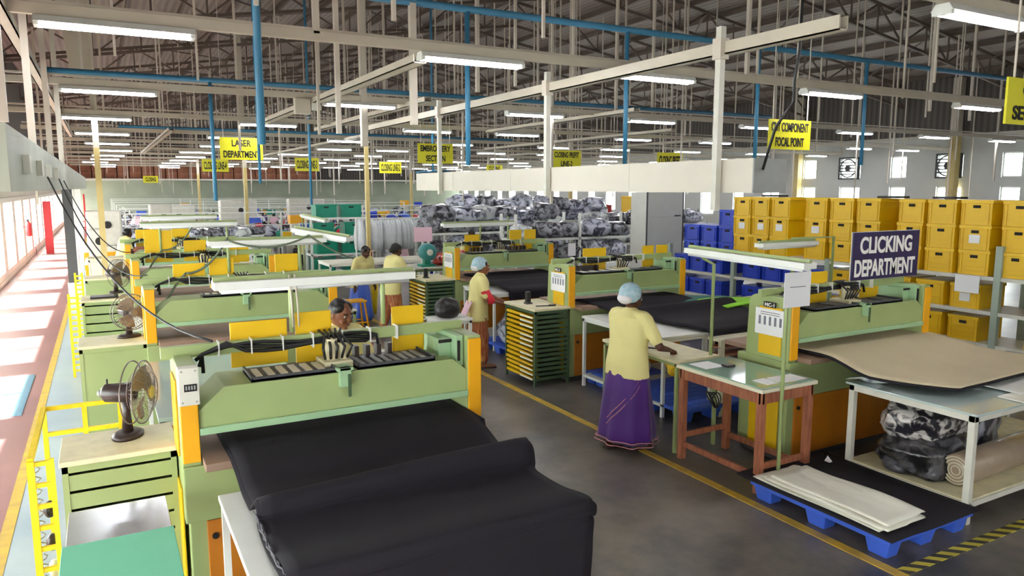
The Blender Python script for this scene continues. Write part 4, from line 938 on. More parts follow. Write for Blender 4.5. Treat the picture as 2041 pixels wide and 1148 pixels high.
# cloths for the other presses
table('white table before the middle right press, under black cloth', 5.22, 6.05, 7.3, 7.62, 0.90, shelf=0.12)
prof3 = [(8.1,1.03,0),(7.85,1.03,0),(7.6,1.0,0),(7.35,0.97,0.0),(7.15,1.04,0.02),(7.0,1.06,0.02),(6.85,0.98,0),(6.6,0.95,0),(6.3,0.96,0),(6.1,0.95,0),(5.98,0.93,0),(5.97,0.85,0),(5.97,0.78,0)]
t = thing('black_cloth', 'black cloth rolls spread before the middle right press', 'cloth', (6.3, 7.0, 0.93))
drape(prof3, lambda u: 5.42+0.45*u, lambda u: 6.98+0.45*u, layers=2, seed=4).build('cloth_layers', M['blackcloth'], t, smooth=True, solid=0.012)
table('white table before the far right row press, under black cloth', 5.15, 9.9, 7.1, 11.0, 0.90, shelf=0.12)
prof4 = [(11.5,1.03,0),(11.25,1.03,0),(11.0,1.0,0),(10.75,0.98,0),(10.5,1.02,0.02),(10.3,1.0,0),(10.1,0.97,0),(9.92,0.95,0),(9.85,0.9,0),(9.85,0.8,0)]
t = thing('black_cloth', 'black cloth stack before the far right row press', 'cloth', (6.1, 10.6, 0.93))
drape(prof4, 5.4, 6.95, layers=2, seed=6).build('cloth_layers', M['blackcloth'], t, smooth=True, solid=0.012)
t = thing('wooden_rack', 'wooden slatted rack under the black cloth right of the purple sari', 'rack', (6.4, 5.9, 0))
for x in (5.8, 6.4, 7.0): MB().box(x,5.78,0,x+0.05,5.83,0.84).box(x,5.93,0,x+0.05,5.97,0.84).build('rack_post', M['cream'], t)
for k in range(5): MB().box(5.8,5.79,0.42+k*0.085,7.05,5.96,0.44+k*0.085).build('rack_slat', M['wood'], t)
MB().box(5.78,5.77,0.84,7.07,5.97,0.87).build('rack_top', M['cream'], t)
for i, (x, y, mm) in enumerate(((7.35,7.1,'lime'),(7.2,7.6,'greensheet'))):
    tag(MB().grid(6,6,lambda u,v:(x-0.45+1.1*u, y-0.3+0.55*v, 0.99-0.03*i+0.03*math.sin(3*u+v))).build('folded_sheet', M[mm], smooth=True, solid=0.02), ['bright lime green sheet beside the clicking sign press','bottle green sheet behind the lime one'][i], 'sheet')
table('table under the lime green sheet', 7.36, 6.7, 8.3, 7.7, 0.93, m='white', top='offwhite')
# back tables of the left row with yellow crates, and crates helper
def crate(name, wx, dy, h, m, label='x', ribs=True, cat='crate', group=None, note=False):
    """front towards -Y, origin at the bottom front centre"""
    t = thing(name, label, cat, (0,0,0), group=group)
    b = MB(); e = 0.012
    b.box(-wx/2+e, e, 0.0, wx/2-e, dy-e, h-0.03)
    if ribs:
        for x in (-wx/2+e, -wx/2+0.05, wx/2-0.058, wx/2-0.02): b.box(x, 0.002, 0.01, x+0.008, e, h-0.03)
        for z in (0.04, h*0.30, h*0.55): b.box(-wx/2+0.05, 0.004, z, wx/2-0.05, e, z+0.008)
    b.build('crate_body', M[m], t, local=True)
    MB().box(-wx/2, 0, h-0.04, wx/2, dy, h).build('rim', M[m], t, bevel=0.004, local=True)
    MB().box(-0.045, -0.002, h-0.095, 0.045, 0.013, h-0.06).build('handle_hole', M['slot'], t, local=True)
    if note: MB().box(-0.07, 0.001, h*0.28, 0.07, 0.012, h*0.62).build('sticker', M['paper'], t, local=True)
    return t
table('white laminate table behind the nearest left press', 0.24, 5.4, 1.36, 7.25, 0.95, top='lightglass')
table('small white table behind the right end of the nearest press', 1.95, 6.1, 2.75, 6.75, 0.95, m='green')
t = thing('strip_stack', 'stack of pink and brown leather strips on a small rack', 'stack', (2.05, 7.4, 0.86))
for k in range(5): MB().box(1.80+0.03*k,7.2,0.86+0.035*k,2.35+0.02*k,7.55,0.885+0.035*k).build('leather_strip', [M['pink'],M['wood'],M['offwhite'],M['redcloth'],M['brownplastic']][k], t, bevel=0.003)
table('small green rack carrying the leather strips', 1.75, 7.15, 2.45, 7.6, 0.86, m='green', top='green')
for i, y in enumerate((9.2, 12.4, 15.9)): table('plain table behind the %s left press' % ['second','third','fourth'][i], 0.4, y, 2.8, y+0.9, 0.95, m='green', top='offwhite')
# ================================================================ LONG CRATE RACK, right
def crate_y(u): return 9.5 / math.tan(R(28.94) + math.atan((u-1020.5)/1483.4))
RX = 9.5
t = thing('crate_rack', 'long grey green rack stacked with yellow and blue crates', 'rack', (RX+0.35, 7, 0))
for y in (3.3, 4.93, 7.35, 9.25, 10.9):
    for x in (RX, RX+0.64): MB().box(x-0.03, y-0.03, 0, x+0.04, y+0.05, 1.80 if y < 5 else 1.45).build('rack_post', mat('pale green rack paint', (158, 172, 158), 0.5, var=0.05, scale=4), t)
for z, ya, yb in ((0.10,3.2,11), (0.58,3.2,11), (0.99,3.2,11), (1.42,3.2,9.3)):
    MB().box(RX-0.02, ya, z-0.045, RX+0.68, yb, z).build('rack_shelf', M['offwhite'] if z > 0.5 else M['grey'], t)
YC = crate('yellow_crate', 0.42, 0.58, 0.30, 'yellow'); BC = crate('blue_crate', 0.40, 0.55, 0.28, 'blued', note=False)
GC = crate('green_crate', 0.42, 0.5, 0.34, 'teal', note=False)
YN = crate('yellow_crate', 0.42, 0.58, 0.30, 'yellow', note=True)
protos = {'Y': YC, 'B': BC, 'G': GC, 'N': YN}; used = set()
def put(k, loc, rz, label, group, scale=None):
    if k in used: return dup(protos[k], loc, rz, label, group, scale)
    used.add(k); o = protos[k]; o.location = loc; o.rotation_euler = (0,0,rz); tag(o, label, 'crate', group)
    if scale: o.scale = scale
    return o
top = [(1481,36),(1517,37),(1556,40),(1629,46),(1680,50),(1733,50),(1818,55),(1881,62),(1950,68),(2036,72)]
for i, (u, w_) in enumerate(top):
    yc = crate_y(u); wd = abs(crate_y(u-w_/2)-crate_y(u+w_/2)) - 0.015
    for j in range(3):
        k = 'N' if (j == 1 and i in (0,1,2,3,8)) else 'Y'
        dx = 0.0 if (i*7+j) % 4 else 0.02
        put(k, (RX+dx, yc, 1.421+0.311*j), R(-90), 'yellow crate in the %s stack from the left on the long rack, %s' % (ORD[i], ['bottom one','middle one','topmost'][j]), 'yellow crates on top of the long rack', (wd/0.42, 1, 1.03))
for i in range(11):
    for j in range(3):
        y = 3.5 + i*0.52
        if y > 8.9: break
        put('Y', (RX+0.68, y, 1.421+0.311*j), R(-90), 'yellow crate in the rear row seen through gaps of the top stacks', 'rear row of yellow crates on the long rack', (1.15, 0.9, 1.0))
for li, z in enumerate((0.99, 0.58, 0.10)):
    y = 3.5; i = 0
    while y < 7.3:
        if abs(y-4.93) > 0.25:
            put('Y' if (i+li) % 3 else 'N', (RX+0.03, y, z), R(-90), 'yellow crate on the %s shelf of the long rack, number %s from the right' % (['upper','middle','floor level'][li], ['one','two','three','four','five','six','seven','eight','nine','ten'][i]), 'yellow crates on the lower shelves')
            i += 1
        y += 0.46
    y = 7.6; i = 0
    while y < 10.8:
        if abs(y-9.25) > 0.2:
            put('B', (RX+0.03, y, z), R(-90), 'blue crate on the %s shelf of the long rack, number %s from the right' % (['upper','middle','floor level'][li], ['one','two','three','four','five','six','seven','eight','nine','ten'][i]), 'blue crates on the long rack')
            i += 1
        y += 0.43
for i, (y, n) in enumerate(((9.48,4),(9.92,3),(10.36,3))):
    for j in range(1, n): put('B', (RX+0.03, y, 0.99+0.285*j), R(-90), 'blue crate stacked %s in the %s blue column by the grey cupboard' % (['','second','third','fourth'][j], ORD[i]), 'stacked blue crates')
for j in range(4): put('B', (RX+0.62, 9.2, 0.99+0.285*j), R(-90), 'rear blue crate beside the yellow stacks, %s from the bottom' % ORD[j], 'stacked blue crates')
tag(MB().box(RX-0.05, 5.13, 1.20, RX-0.04, 5.43, 1.42).build('notice_sheet', M['paper']), 'white paper label hung under the top shelf of the long rack', 'notice')
for i, (y, z) in enumerate(((5.6, 2.36), (6.4, 2.36), (8.5, 2.36))):
    tag(MB().box(RX+0.1, y, z, RX+0.4, y+0.3, z+0.03).build('flat_bundle', M['black'], bevel=0.01), 'dark flat bundle lying on top of the crates, %s from the right' % ORD[i], 'bundle')
# side machine edge right of the clicking sign press
M['cupgrey'] = mat('light grey cupboard paint', (206, 206, 200), 0.45, var=0.03)
t = thing('grey_cupboard', 'tall light grey steel cupboard behind the middle right press', 'cupboard', (9.86, 11.75, 0))
MB().box(9.39,11.5,0.0,10.33,12.0,2.42).build('cupboard_body', M['cupgrey'], t, bevel=0.008)
MB().box(9.41,11.49,0.1,10.31,11.5,1.90).build('lower_door', M['cupgrey'], t, bevel=0.003)
MB().box(9.41,11.488,1.93,10.31,11.5,2.40).build('upper_door', M['cupgrey'], t, bevel=0.003)
MB().box(9.385,11.485,0.05,9.41,11.505,2.42).box(10.31,11.485,0.05,10.34,11.505,2.42).build('door_edge', M['dgrey'], t)
MB().box(10.1,11.475,1.94,10.25,11.488,1.96).build('door_handle', M['black'], t)

# ================================================================ BACKGROUND
def rack(label, x0, y0, x1, y1, levels, h, m='white', group=None):
    t = thing('goods_rack', label, 'rack', ((x0+x1)/2, (y0+y1)/2, 0), group=group)
    n = max(1, round((x1-x0)/1.6))
    for i in range(n+1):
        x = x0+(x1-x0-0.05)*i/n
        for y in (y0, y1-0.05): MB().box(x, y, 0, x+0.05, y+0.05, h).build('rack_post', M[m], t)
    for z in levels: MB().box(x0, y0, z-0.05, x1, y1, z).build('rack_shelf', M[m], t)
    return t
BAGP = []
for s, (mm, sz) in enumerate((('bag1',(0.34,0.28,0.17)), ('bag2',(0.36,0.30,0.19)), ('bag3',(0.33,0.28,0.18)), ('bag2',(0.42,0.3,0.15)), ('bag1',(0.28,0.3,0.2)))):
    BAGP.append([mm, sz, None, s])
bagn = [0]
def bag(x, y, z, k, label, group, sc=1.0):
    b = BAGP[k]
    if b[2] is None: b[2] = blob('plastic_bag', (x,y,z), b[1], b[0], label, 'bag', seed=20+b[3], sub=3, sq=0.8, amp=0.35, group=group); o = b[2]
    else: o = b[2].copy(); C.objects.link(o); o.location = (x,y,z); o['label'] = label; o['group'] = group
    o.rotation_euler = (0,0,rnd.uniform(0,6.28)); s = sc*rnd.uniform(0.85,1.15); o.scale = (s,s,s*rnd.uniform(0.9,1.15))
def fill(x0, x1, y, z, label, group, step=0.64, mix=(0,1,2,3,4), rows=1, sc=1.0, n2=1):
    for r in range(rows):
        x = x0+0.25+0.12*(r % 2)
        while x < x1-0.2:
            bag(x, y+rnd.uniform(-0.06,0.06)+0.3*(r%2 if n2 > 1 else 0), z+0.24*r*sc, rnd.choice(mix), label, group, sc); x += step*rnd.uniform(0.9,1.1)
rack('white rack of bagged grey pieces left of the grey cupboard', 7.6, 13.6, 10.9, 14.3, (0.3, 0.95, 1.42), 1.95)
fill(7.6, 10.9, 13.9, 1.42, 'clear bag of grey pieces on the top shelf left of the grey cupboard', 'bags on the near rack, top', rows=1)
fill(7.6, 10.9, 13.9, 0.95, 'clear bag of dark pieces on the middle shelf left of the grey cupboard', 'bags on the near rack, middle', mix=(0,0,4,1))
fill(7.6, 10.9, 13.9, 0.3, 'bag on the low shelf of the rack left of the grey cupboard', 'bags on the near rack, low', mix=(0,4))
rack('white rack heaped with clear bags behind the far right row press', 6.6, 16.0, 10.6, 16.8, (0.4, 0.95, 1.45), 1.5)
fill(6.6, 10.6, 16.3, 1.45, 'grey blue clear bag heaped high behind the far right row press', 'heaped bags of the second rack', rows=2, sc=1.1)
fill(6.6, 10.6, 16.2, 0.95, 'bag on the middle shelf behind the far right row press', 'middle bags of the second rack', mix=(0,1,4))
rack('third white rack heaped with clear bags', 8.6, 18.8, 14.0, 19.6, (0.4, 1.0, 1.55), 1.6)
fill(8.6, 14.0, 19.1, 1.55, 'pale clear bag heaped on the third rack under the beige duct', 'heaped bags of the third rack', rows=2, sc=1.2)
fill(8.6, 14.0, 19.0, 1.0, 'bag on the middle shelf of the third rack', 'middle bags of the third rack', mix=(0,1,4), sc=1.1)
rack('far white rack with bags near the windowed wall', 11.5, 16.2, 15.5, 17.0, (0.4, 1.0, 1.5), 1.6)
fill(11.5, 15.5, 16.5, 1.5, 'bag on the far rack near the windowed wall', 'bags of the far rack', rows=1, sc=1.1)
fill(11.5, 15.5, 16.5, 1.0, 'bag low on the far rack near the windowed wall', 'low bags of the far rack', rows=1, sc=1.1)
tag(MB().box(8.9,13.55,1.02,9.1,13.56,1.30).build('notice_sheet', M['paper']), 'small white paper label on the rack left of the grey cupboard', 'notice')
put('N', (17.6,22,1.6), 0, 'yellow crate far behind the red crates', 'far yellow crates', (2,1,2)); put('Y', (18.5,22,1.6), 0, 'yellow crate far right behind the red crates', 'far yellow crates', (2,1,2))
rack('far rack carrying yellow and red crates', 14.5, 21.9, 20.5, 22.7, (0.5, 1.05, 1.6), 1.7, m='grey')
RC = crate('red_crate', 0.7, 0.5, 0.3, 'red'); tag(RC, 'red crate far away under the duct, left one', 'crate', 'red crates'); RC.location = (15.2, 22, 1.6); dup(RC, (16.0, 22, 1.6), 0, 'red crate far away under the duct, right one')
# green crate rack
rack('white rack of green crates beside the garments', 4.6, 18.9, 6.1, 19.5, (0.35, 0.82, 1.28, 1.75), 1.8)
for li, z in enumerate((0.35, 0.82, 1.28, 1.75)):
    for i, x in enumerate((4.95, 5.68)):
        put('G', (x + (0.08 if (li+i) % 2 else 0), 18.92, z), 0, 'green crate on the %s shelf of the green crate rack, %s' % (['lowest','second','third','top'][li], ['left','right'][i]), 'green crates', (1.35,1,1.0))
# garments on a rail
t = thing('garment_rail', 'long white rail carrying hanging white pieces', 'rail', (6.2, 17.0, 0))
for x in (5.2, 7.3): MB().tube([(x,17.0,0),(x,17.0,1.78)], 0.02, 8).build('rail_post', M['white'], t)
MB().tube([(5.2,17.0,1.78),(7.3,17.0,1.78)], 0.018, 8).build('rail_bar', M['white'], t)
gm = MB().loft([[(-0.02,0.16,0),(0.02,0.16,0),(0.03,0,0),(0.02,-0.16,0),(-0.02,-0.16,0),(-0.03,0,0)],[(-0.03,0.2,0.25),(0.03,0.2,0.25),(0.04,0,0.25),(0.03,-0.2,0.25),(-0.03,-0.2,0.25),(-0.04,0,0.25)],[(-0.02,0.17,0.55),(0.02,0.17,0.55),(0.03,0,0.55),(0.02,-0.17,0.55),(-0.02,-0.17,0.55),(-0.03,0,0.55)],[(-0.01,0.03,0.72),(0.01,0.03,0.72),(0.012,0,0.72),(0.01,-0.03,0.72),(-0.01,-0.03,0.72),(-0.012,0,0.72)]])
G0 = gm.build('hanging_garment', mat('white translucent garment', (222, 226, 230), 0.5, var=0.06, scale=8, bump=0.3), local=True, smooth=True)
for i in range(26):
    o = G0 if i == 0 else G0.copy()
    if i: C.objects.link(o)
    o.location = (5.28+0.077*i, 17.0+rnd.uniform(-0.03,0.03), 1.04); o.rotation_euler = (0,0,rnd.uniform(-0.5,0.5)); o.scale = (1.2,1,rnd.uniform(0.9,1.02))
    tag(o, 'white piece hanging on the long rail behind the slim yellow column', 'garment', 'white pieces hanging on the rail')
t = thing('garment_rail', 'second rail of hanging white pieces farther back', 'rail', (6.6, 18.2, 0))
for x in (6.0, 7.6): MB().tube([(x,18.2,0),(x,18.2,1.72)], 0.02, 8).build('rail_post', M['white'], t)
MB().tube([(6.0,18.2,1.72),(7.6,18.2,1.72)], 0.018, 8).build('rail_bar', M['white'], t)
for i in range(18):
    o = G0.copy(); C.objects.link(o); o.location = (6.1+0.083*i, 18.2, 0.99); o.rotation_euler = (0,0,rnd.uniform(-0.5,0.5))
    tag(o, 'white piece hanging on the second rail farther back', 'garment', 'white pieces on the second rail')
table('white draped table before the hanging white pieces', 3.9, 14.6, 6.2, 15.5, 1.0, top='cloth')
table('cluttered table with the teal fan and red pieces', 4.9, 12.5, 6.6, 13.4, 1.05, m='green', top='offwhite')
t = thing('teal_motor', 'round teal machine standing on the cluttered table', 'machine', (5.25, 12.8, 1.05))
MB().box(5.12,12.7,1.05,5.40,12.95,1.09).box(5.2,12.76,1.09,5.32,12.9,1.2).build('machine_foot', M['teal'], t, bevel=0.01)
MB().tube([(5.26,12.66,1.32),(5.26,12.70,1.32),(5.26,12.86,1.32),(5.26,12.9,1.32)], [0.13,0.16,0.16,0.12], 20).build('drum', mat('teal enamel', (60, 140, 140), 0.35), t, smooth=True)
MB().tube([(5.26,12.64,1.32),(5.26,12.67,1.32)], 0.06, 14).build('hub', M['white'], t)
for i, (x, y, z, s) in enumerate(((5.75,12.85,1.05,0.3),(6.1,13.0,1.05,0.3),(6.3,12.8,1.05,0.22))):
    blob('red_pieces', (x,y,z), (s,0.22,0.14), 'redbag', 'heap of red pieces on the cluttered table, %s from the left' % ORD[i], 'heap', seed=40+i, sub=3, amp=0.4)
t = thing('pink_notice', 'pink paper notice on a stand behind the red pieces', 'notice', (5.8,14.31,0)); MB().box(5.6,14.30,1.4,6.0,14.32,1.7).build('notice_board', M['pink'], t); MB().box(5.78,14.32,0,5.82,14.36,1.68).build('stand_post', M['white'], t)
blob('black_bundle', (3.78,8.55,0.86), (0.17,0.15,0.14), 'black', 'black rounded bundle left of the woman with the red sleeve', 'bundle', seed=50, sub=3, amp=0.12)
table('small white framed stand under the black rounded bundle', 3.55, 8.35, 4.05, 8.75, 0.86, m='white')
# stools near the far drawer cabinet
for i, (x, y, mm) in enumerate(((3.75,12.4,'orange'),(3.35,13.2,'green'))):
    t = thing('metal_stool', ['yellow legged stool left of the bending worker','green legged stool behind the yellow one'][i], 'stool', (x,y,0))
    for sx in (-1,1):
        for sy in (-1,1): MB().bar((x+0.18*sx,y+0.18*sy,0),(x+0.12*sx,y+0.12*sy,0.55),0.025,0.025).build('leg', M[mm], t)
    MB().box(x-0.16,y-0.16,0.55,x+0.16,y+0.16,0.58).build('seat', M[mm], t, bevel=0.01)
    MB().bar((x-0.16,y-0.16,0.2),(x+0.16,y-0.16,0.2),0.02,0.02).bar((x-0.16,y+0.16,0.2),(x+0.16,y+0.16,0.2),0.02,0.02).bar((x-0.16,y-0.16,0.2),(x-0.16,y+0.16,0.2),0.02,0.02).build('stretcher', M[mm], t)
put('G', (3.1, 13.9, 0.0), 0, 'green crate on the floor behind the stools, left', 'green crates on the floor'); put('G', (3.7, 14.0, 0.0), 0, 'green crate on the floor behind the stools, right', 'green crates on the floor')
t = thing('yellow_drum', 'yellow tub standing below the green crate rack', 'tub', (3.9, 14.3, 0)); MB().tube([(4.55,14.3,0),(4.55,14.3,0.45),(4.55,14.3,0.86)], [0.2,0.24,0.26], 20).build('tub_body', M['ypaint'], t, smooth=True)

# sewing lines
ST = thing('sewing_table', 'x', 'table'); 
MB().box(-0.55,-0.28,0.72,0.55,0.28,0.75).build('table_top', M['offwhite'], ST, local=True)
for sx in (-0.48, 0.48): MB().box(sx-0.03,-0.2,0.03,sx+0.03,0.2,0.72).box(sx-0.03,-0.28,0,sx+0.03,0.28,0.03).build('table_leg', M['grey'], ST, local=True)
SM = thing('sewing_machine', 'x', 'sewing machine')
MB().box(-0.24,-0.09,0,0.24,0.09,0.03).box(0.10,-0.06,0.03,0.22,0.06,0.30).box(-0.22,-0.05,0.22,0.12,0.05,0.31).box(-0.23,-0.045,0.09,-0.15,0.045,0.24).build('machine_head', mat('sewing machine enamel', (206, 212, 200), 0.35), SM, local=True, bevel=0.015)
MB().tube([(0.22,0,0.24),(0.27,0,0.24)], 0.065, 14).build('hand_wheel', M['dgrey'], SM, local=True)
MB().tube([(0.05,0.09,0.31),(0.05,0.09,0.62)], 0.01, 6).tube([(0.05,0.09,0.5),(0.05,0.09,0.62)], [0.04,0.02], 10).build('thread_stand', M['white'], SM, local=True)
lines = []
f1 = f2 = True
bins = ['blued','teal','yellow','red','orange','bluep']
LXs = [1.2, 3.4, 5.6, 7.8, 10.0, 12.4, 14.8, 17.2, 19.6]
spots = []
for r in range(11):
    y = 21.5 + r*3.1
    for c, x in enumerate(LXs):
        if c >= 5 and r < 1: continue
        if c in (2,3) and r < 0: continue
        lab = 'far line %s from the corridor, row %s' % (ORD[c], ['one','two','three','four','five','six','seven','eight','nine','ten','eleven'][r])
        o = ST if f1 else copy_tree(ST); f1 = False; o.location = (x, y, 0); tag(o, 'pale sewing table in ' + lab, 'table', 'sewing tables')
        o = SM if f2 else copy_tree(SM); f2 = False; o.location = (x, y, 0.75); o.rotation_euler = (0,0,rnd.choice([0, PI])); tag(o, 'sewing machine in ' + lab, 'sewing machine', 'sewing machines')
        spots.append((x, y, lab))
    if r % 2 == 0:
        t = thing('line_rail', 'white raised rail over the sewing tables, row %s' % ['one','two','three','four','five','six','seven','eight','nine','ten','eleven'][r], 'rail', (10, y+0.5, 0), group='raised rails over the sewing tables')
        MB().box(0.5, y+0.49, 1.80, 13.0, y+0.52, 1.83).box(0.5, y+0.46, 1.45, 13.0, y+0.54, 1.47).build('rail_bar', M['white'], t)
        for x in (0.5, 4.5, 8.9, 12.96): MB().box(x, y+0.48, 0, x+0.04, y+0.53, 1.83).build('rail_post', M['white'], t)
for i in range(60):
    x, y, lab = rnd.choice(spots); k = rnd.choice(bins)
    w_ = rnd.uniform(0.35,0.6); hh = rnd.uniform(0.2,0.35); xx = x+rnd.uniform(-0.9,0.9); yy = y+0.9+rnd.uniform(-0.2,0.3); z = rnd.choice([0.75,1.0,1.3])
    t = thing('storage_bin', '%s bin among the far sewing lines' % {'blued':'blue','teal':'green','yellow':'yellow','red':'red','orange':'orange','bluep':'light blue'}[k], 'bin', (xx,yy,0), group='%s bins among the sewing lines' % k.replace('bluep','light blue').replace('blued','blue'))
    MB().box(xx-w_/2,yy-0.2,z,xx+w_/2,yy+0.2,z+hh).build('bin_body', M[k], t, bevel=0.01)
    MB().box(xx-w_/2+0.05,yy-0.15,0,xx+w_/2-0.05,yy+0.15,z).build('bin_stand', M['offwhite'], t)
for i in range(170):
    x, y, lab = rnd.choice(spots); bag(x+rnd.uniform(-0.5,0.5), y+rnd.uniform(-0.2,0.3), 0.75, rnd.choice([0,1,2,4]), 'bundle of grey pieces lying among the far sewing tables', 'bundles among the sewing tables', 0.85)
# large pale machines at the left distance
for i, (x, y, w_, h_, mm) in enumerate(((0.1,23.0,1.2,1.9,'offwhite'),(1.7,26.2,1.0,2.0,'offwhite'),(-0.1,21.2,0.7,1.5,'white'),(2.4,29.3,1.6,1.9,'grey'),(5.0,32.4,1.8,2.0,'offwhite'),(8.5,35.4,2.0,2.0,'grey'),(0.3,29.3,1.0,1.7,'yellow'))):
    t = thing('workshop_machine', 'large pale machine standing on the left beyond the presses, %s counting back' % ORD[i], 'machine', (x,y,0), group='large machines beyond the presses')
    MB().box(x-w_/2,y-0.4,0,x+w_/2,y+0.4,h_*0.5).build('machine_cabinet', M[mm], t, bevel=0.03)
    MB().box(x-w_/2+0.1,y-0.3,h_*0.5,x+w_/2-0.25,y+0.3,h_).build('machine_tower', M['offwhite'], t, bevel=0.05)
    MB().tube([(x,y-0.31,h_*0.8),(x,y-0.33,h_*0.8)], 0.1, 14).build('dial', M['black'], t)
    MB().box(x-w_/2,y-0.42,h_*0.18,x+w_/2-0.3,y-0.4,h_*0.42).build('machine_door', M['orange'], t)

HEAPM = ['redcloth','purple','bluep','blued','pink','brownplastic','bag2','wood','teal','dgrey','white','redbag']
hp = {}
for i in range(90):
    x, y, lab = rnd.choice([q for q in spots if q[1] < 40]); k = rnd.choice(HEAPM); nm_ = {'redcloth':'red','purple':'purple','bluep':'light blue','blued':'deep blue','pink':'pink','brownplastic':'brown','bag2':'grey','wood':'tan','teal':'green','dgrey':'dark','white':'white','redbag':'orange red'}[k]
    loc = (x+rnd.uniform(-0.4,0.4), y+rnd.uniform(-0.1,0.2), 0.75)
    if k not in hp: o = hp[k] = blob('cloth_heap', loc, (0.26,0.22,0.17), k, 'x', 'cloth', seed=60+i, sub=2, amp=0.5)
    else: o = hp[k].copy(); C.objects.link(o); o.location = loc
    s_ = rnd.uniform(0.7,1.3); o.scale = (s_, s_, s_*rnd.uniform(0.8,1.6)); o.rotation_euler = (0,0,rnd.uniform(0,6))
    tag(o, '%s cloth heap lying among the far sewing tables' % nm_, 'cloth', '%s cloth heaps among the sewing tables' % nm_)
# shelves and white stands between the presses and the sewing lines
for i, (x, y, w_, h_) in enumerate(((2.3,18.6,1.6,1.35),(9.5,21.0,1.6,1.6),(12.8,22.4,1.8,1.7),(3.0,20.2,1.4,1.3))):
    rack('white stand of pale goods before the sewing lines, %s from the left' % ['first','third','fourth','second'][i], x-w_/2, y-0.25, x+w_/2, y+0.25, (0.4,0.9,h_), h_+0.02)
    for j in range(5): bag(x-w_/2+0.2+j*(w_-0.4)/4, y, h_, rnd.choice([1,2,3,0]), 'bag lying on a white stand before the sewing lines', 'bags on the white stands', 0.7)
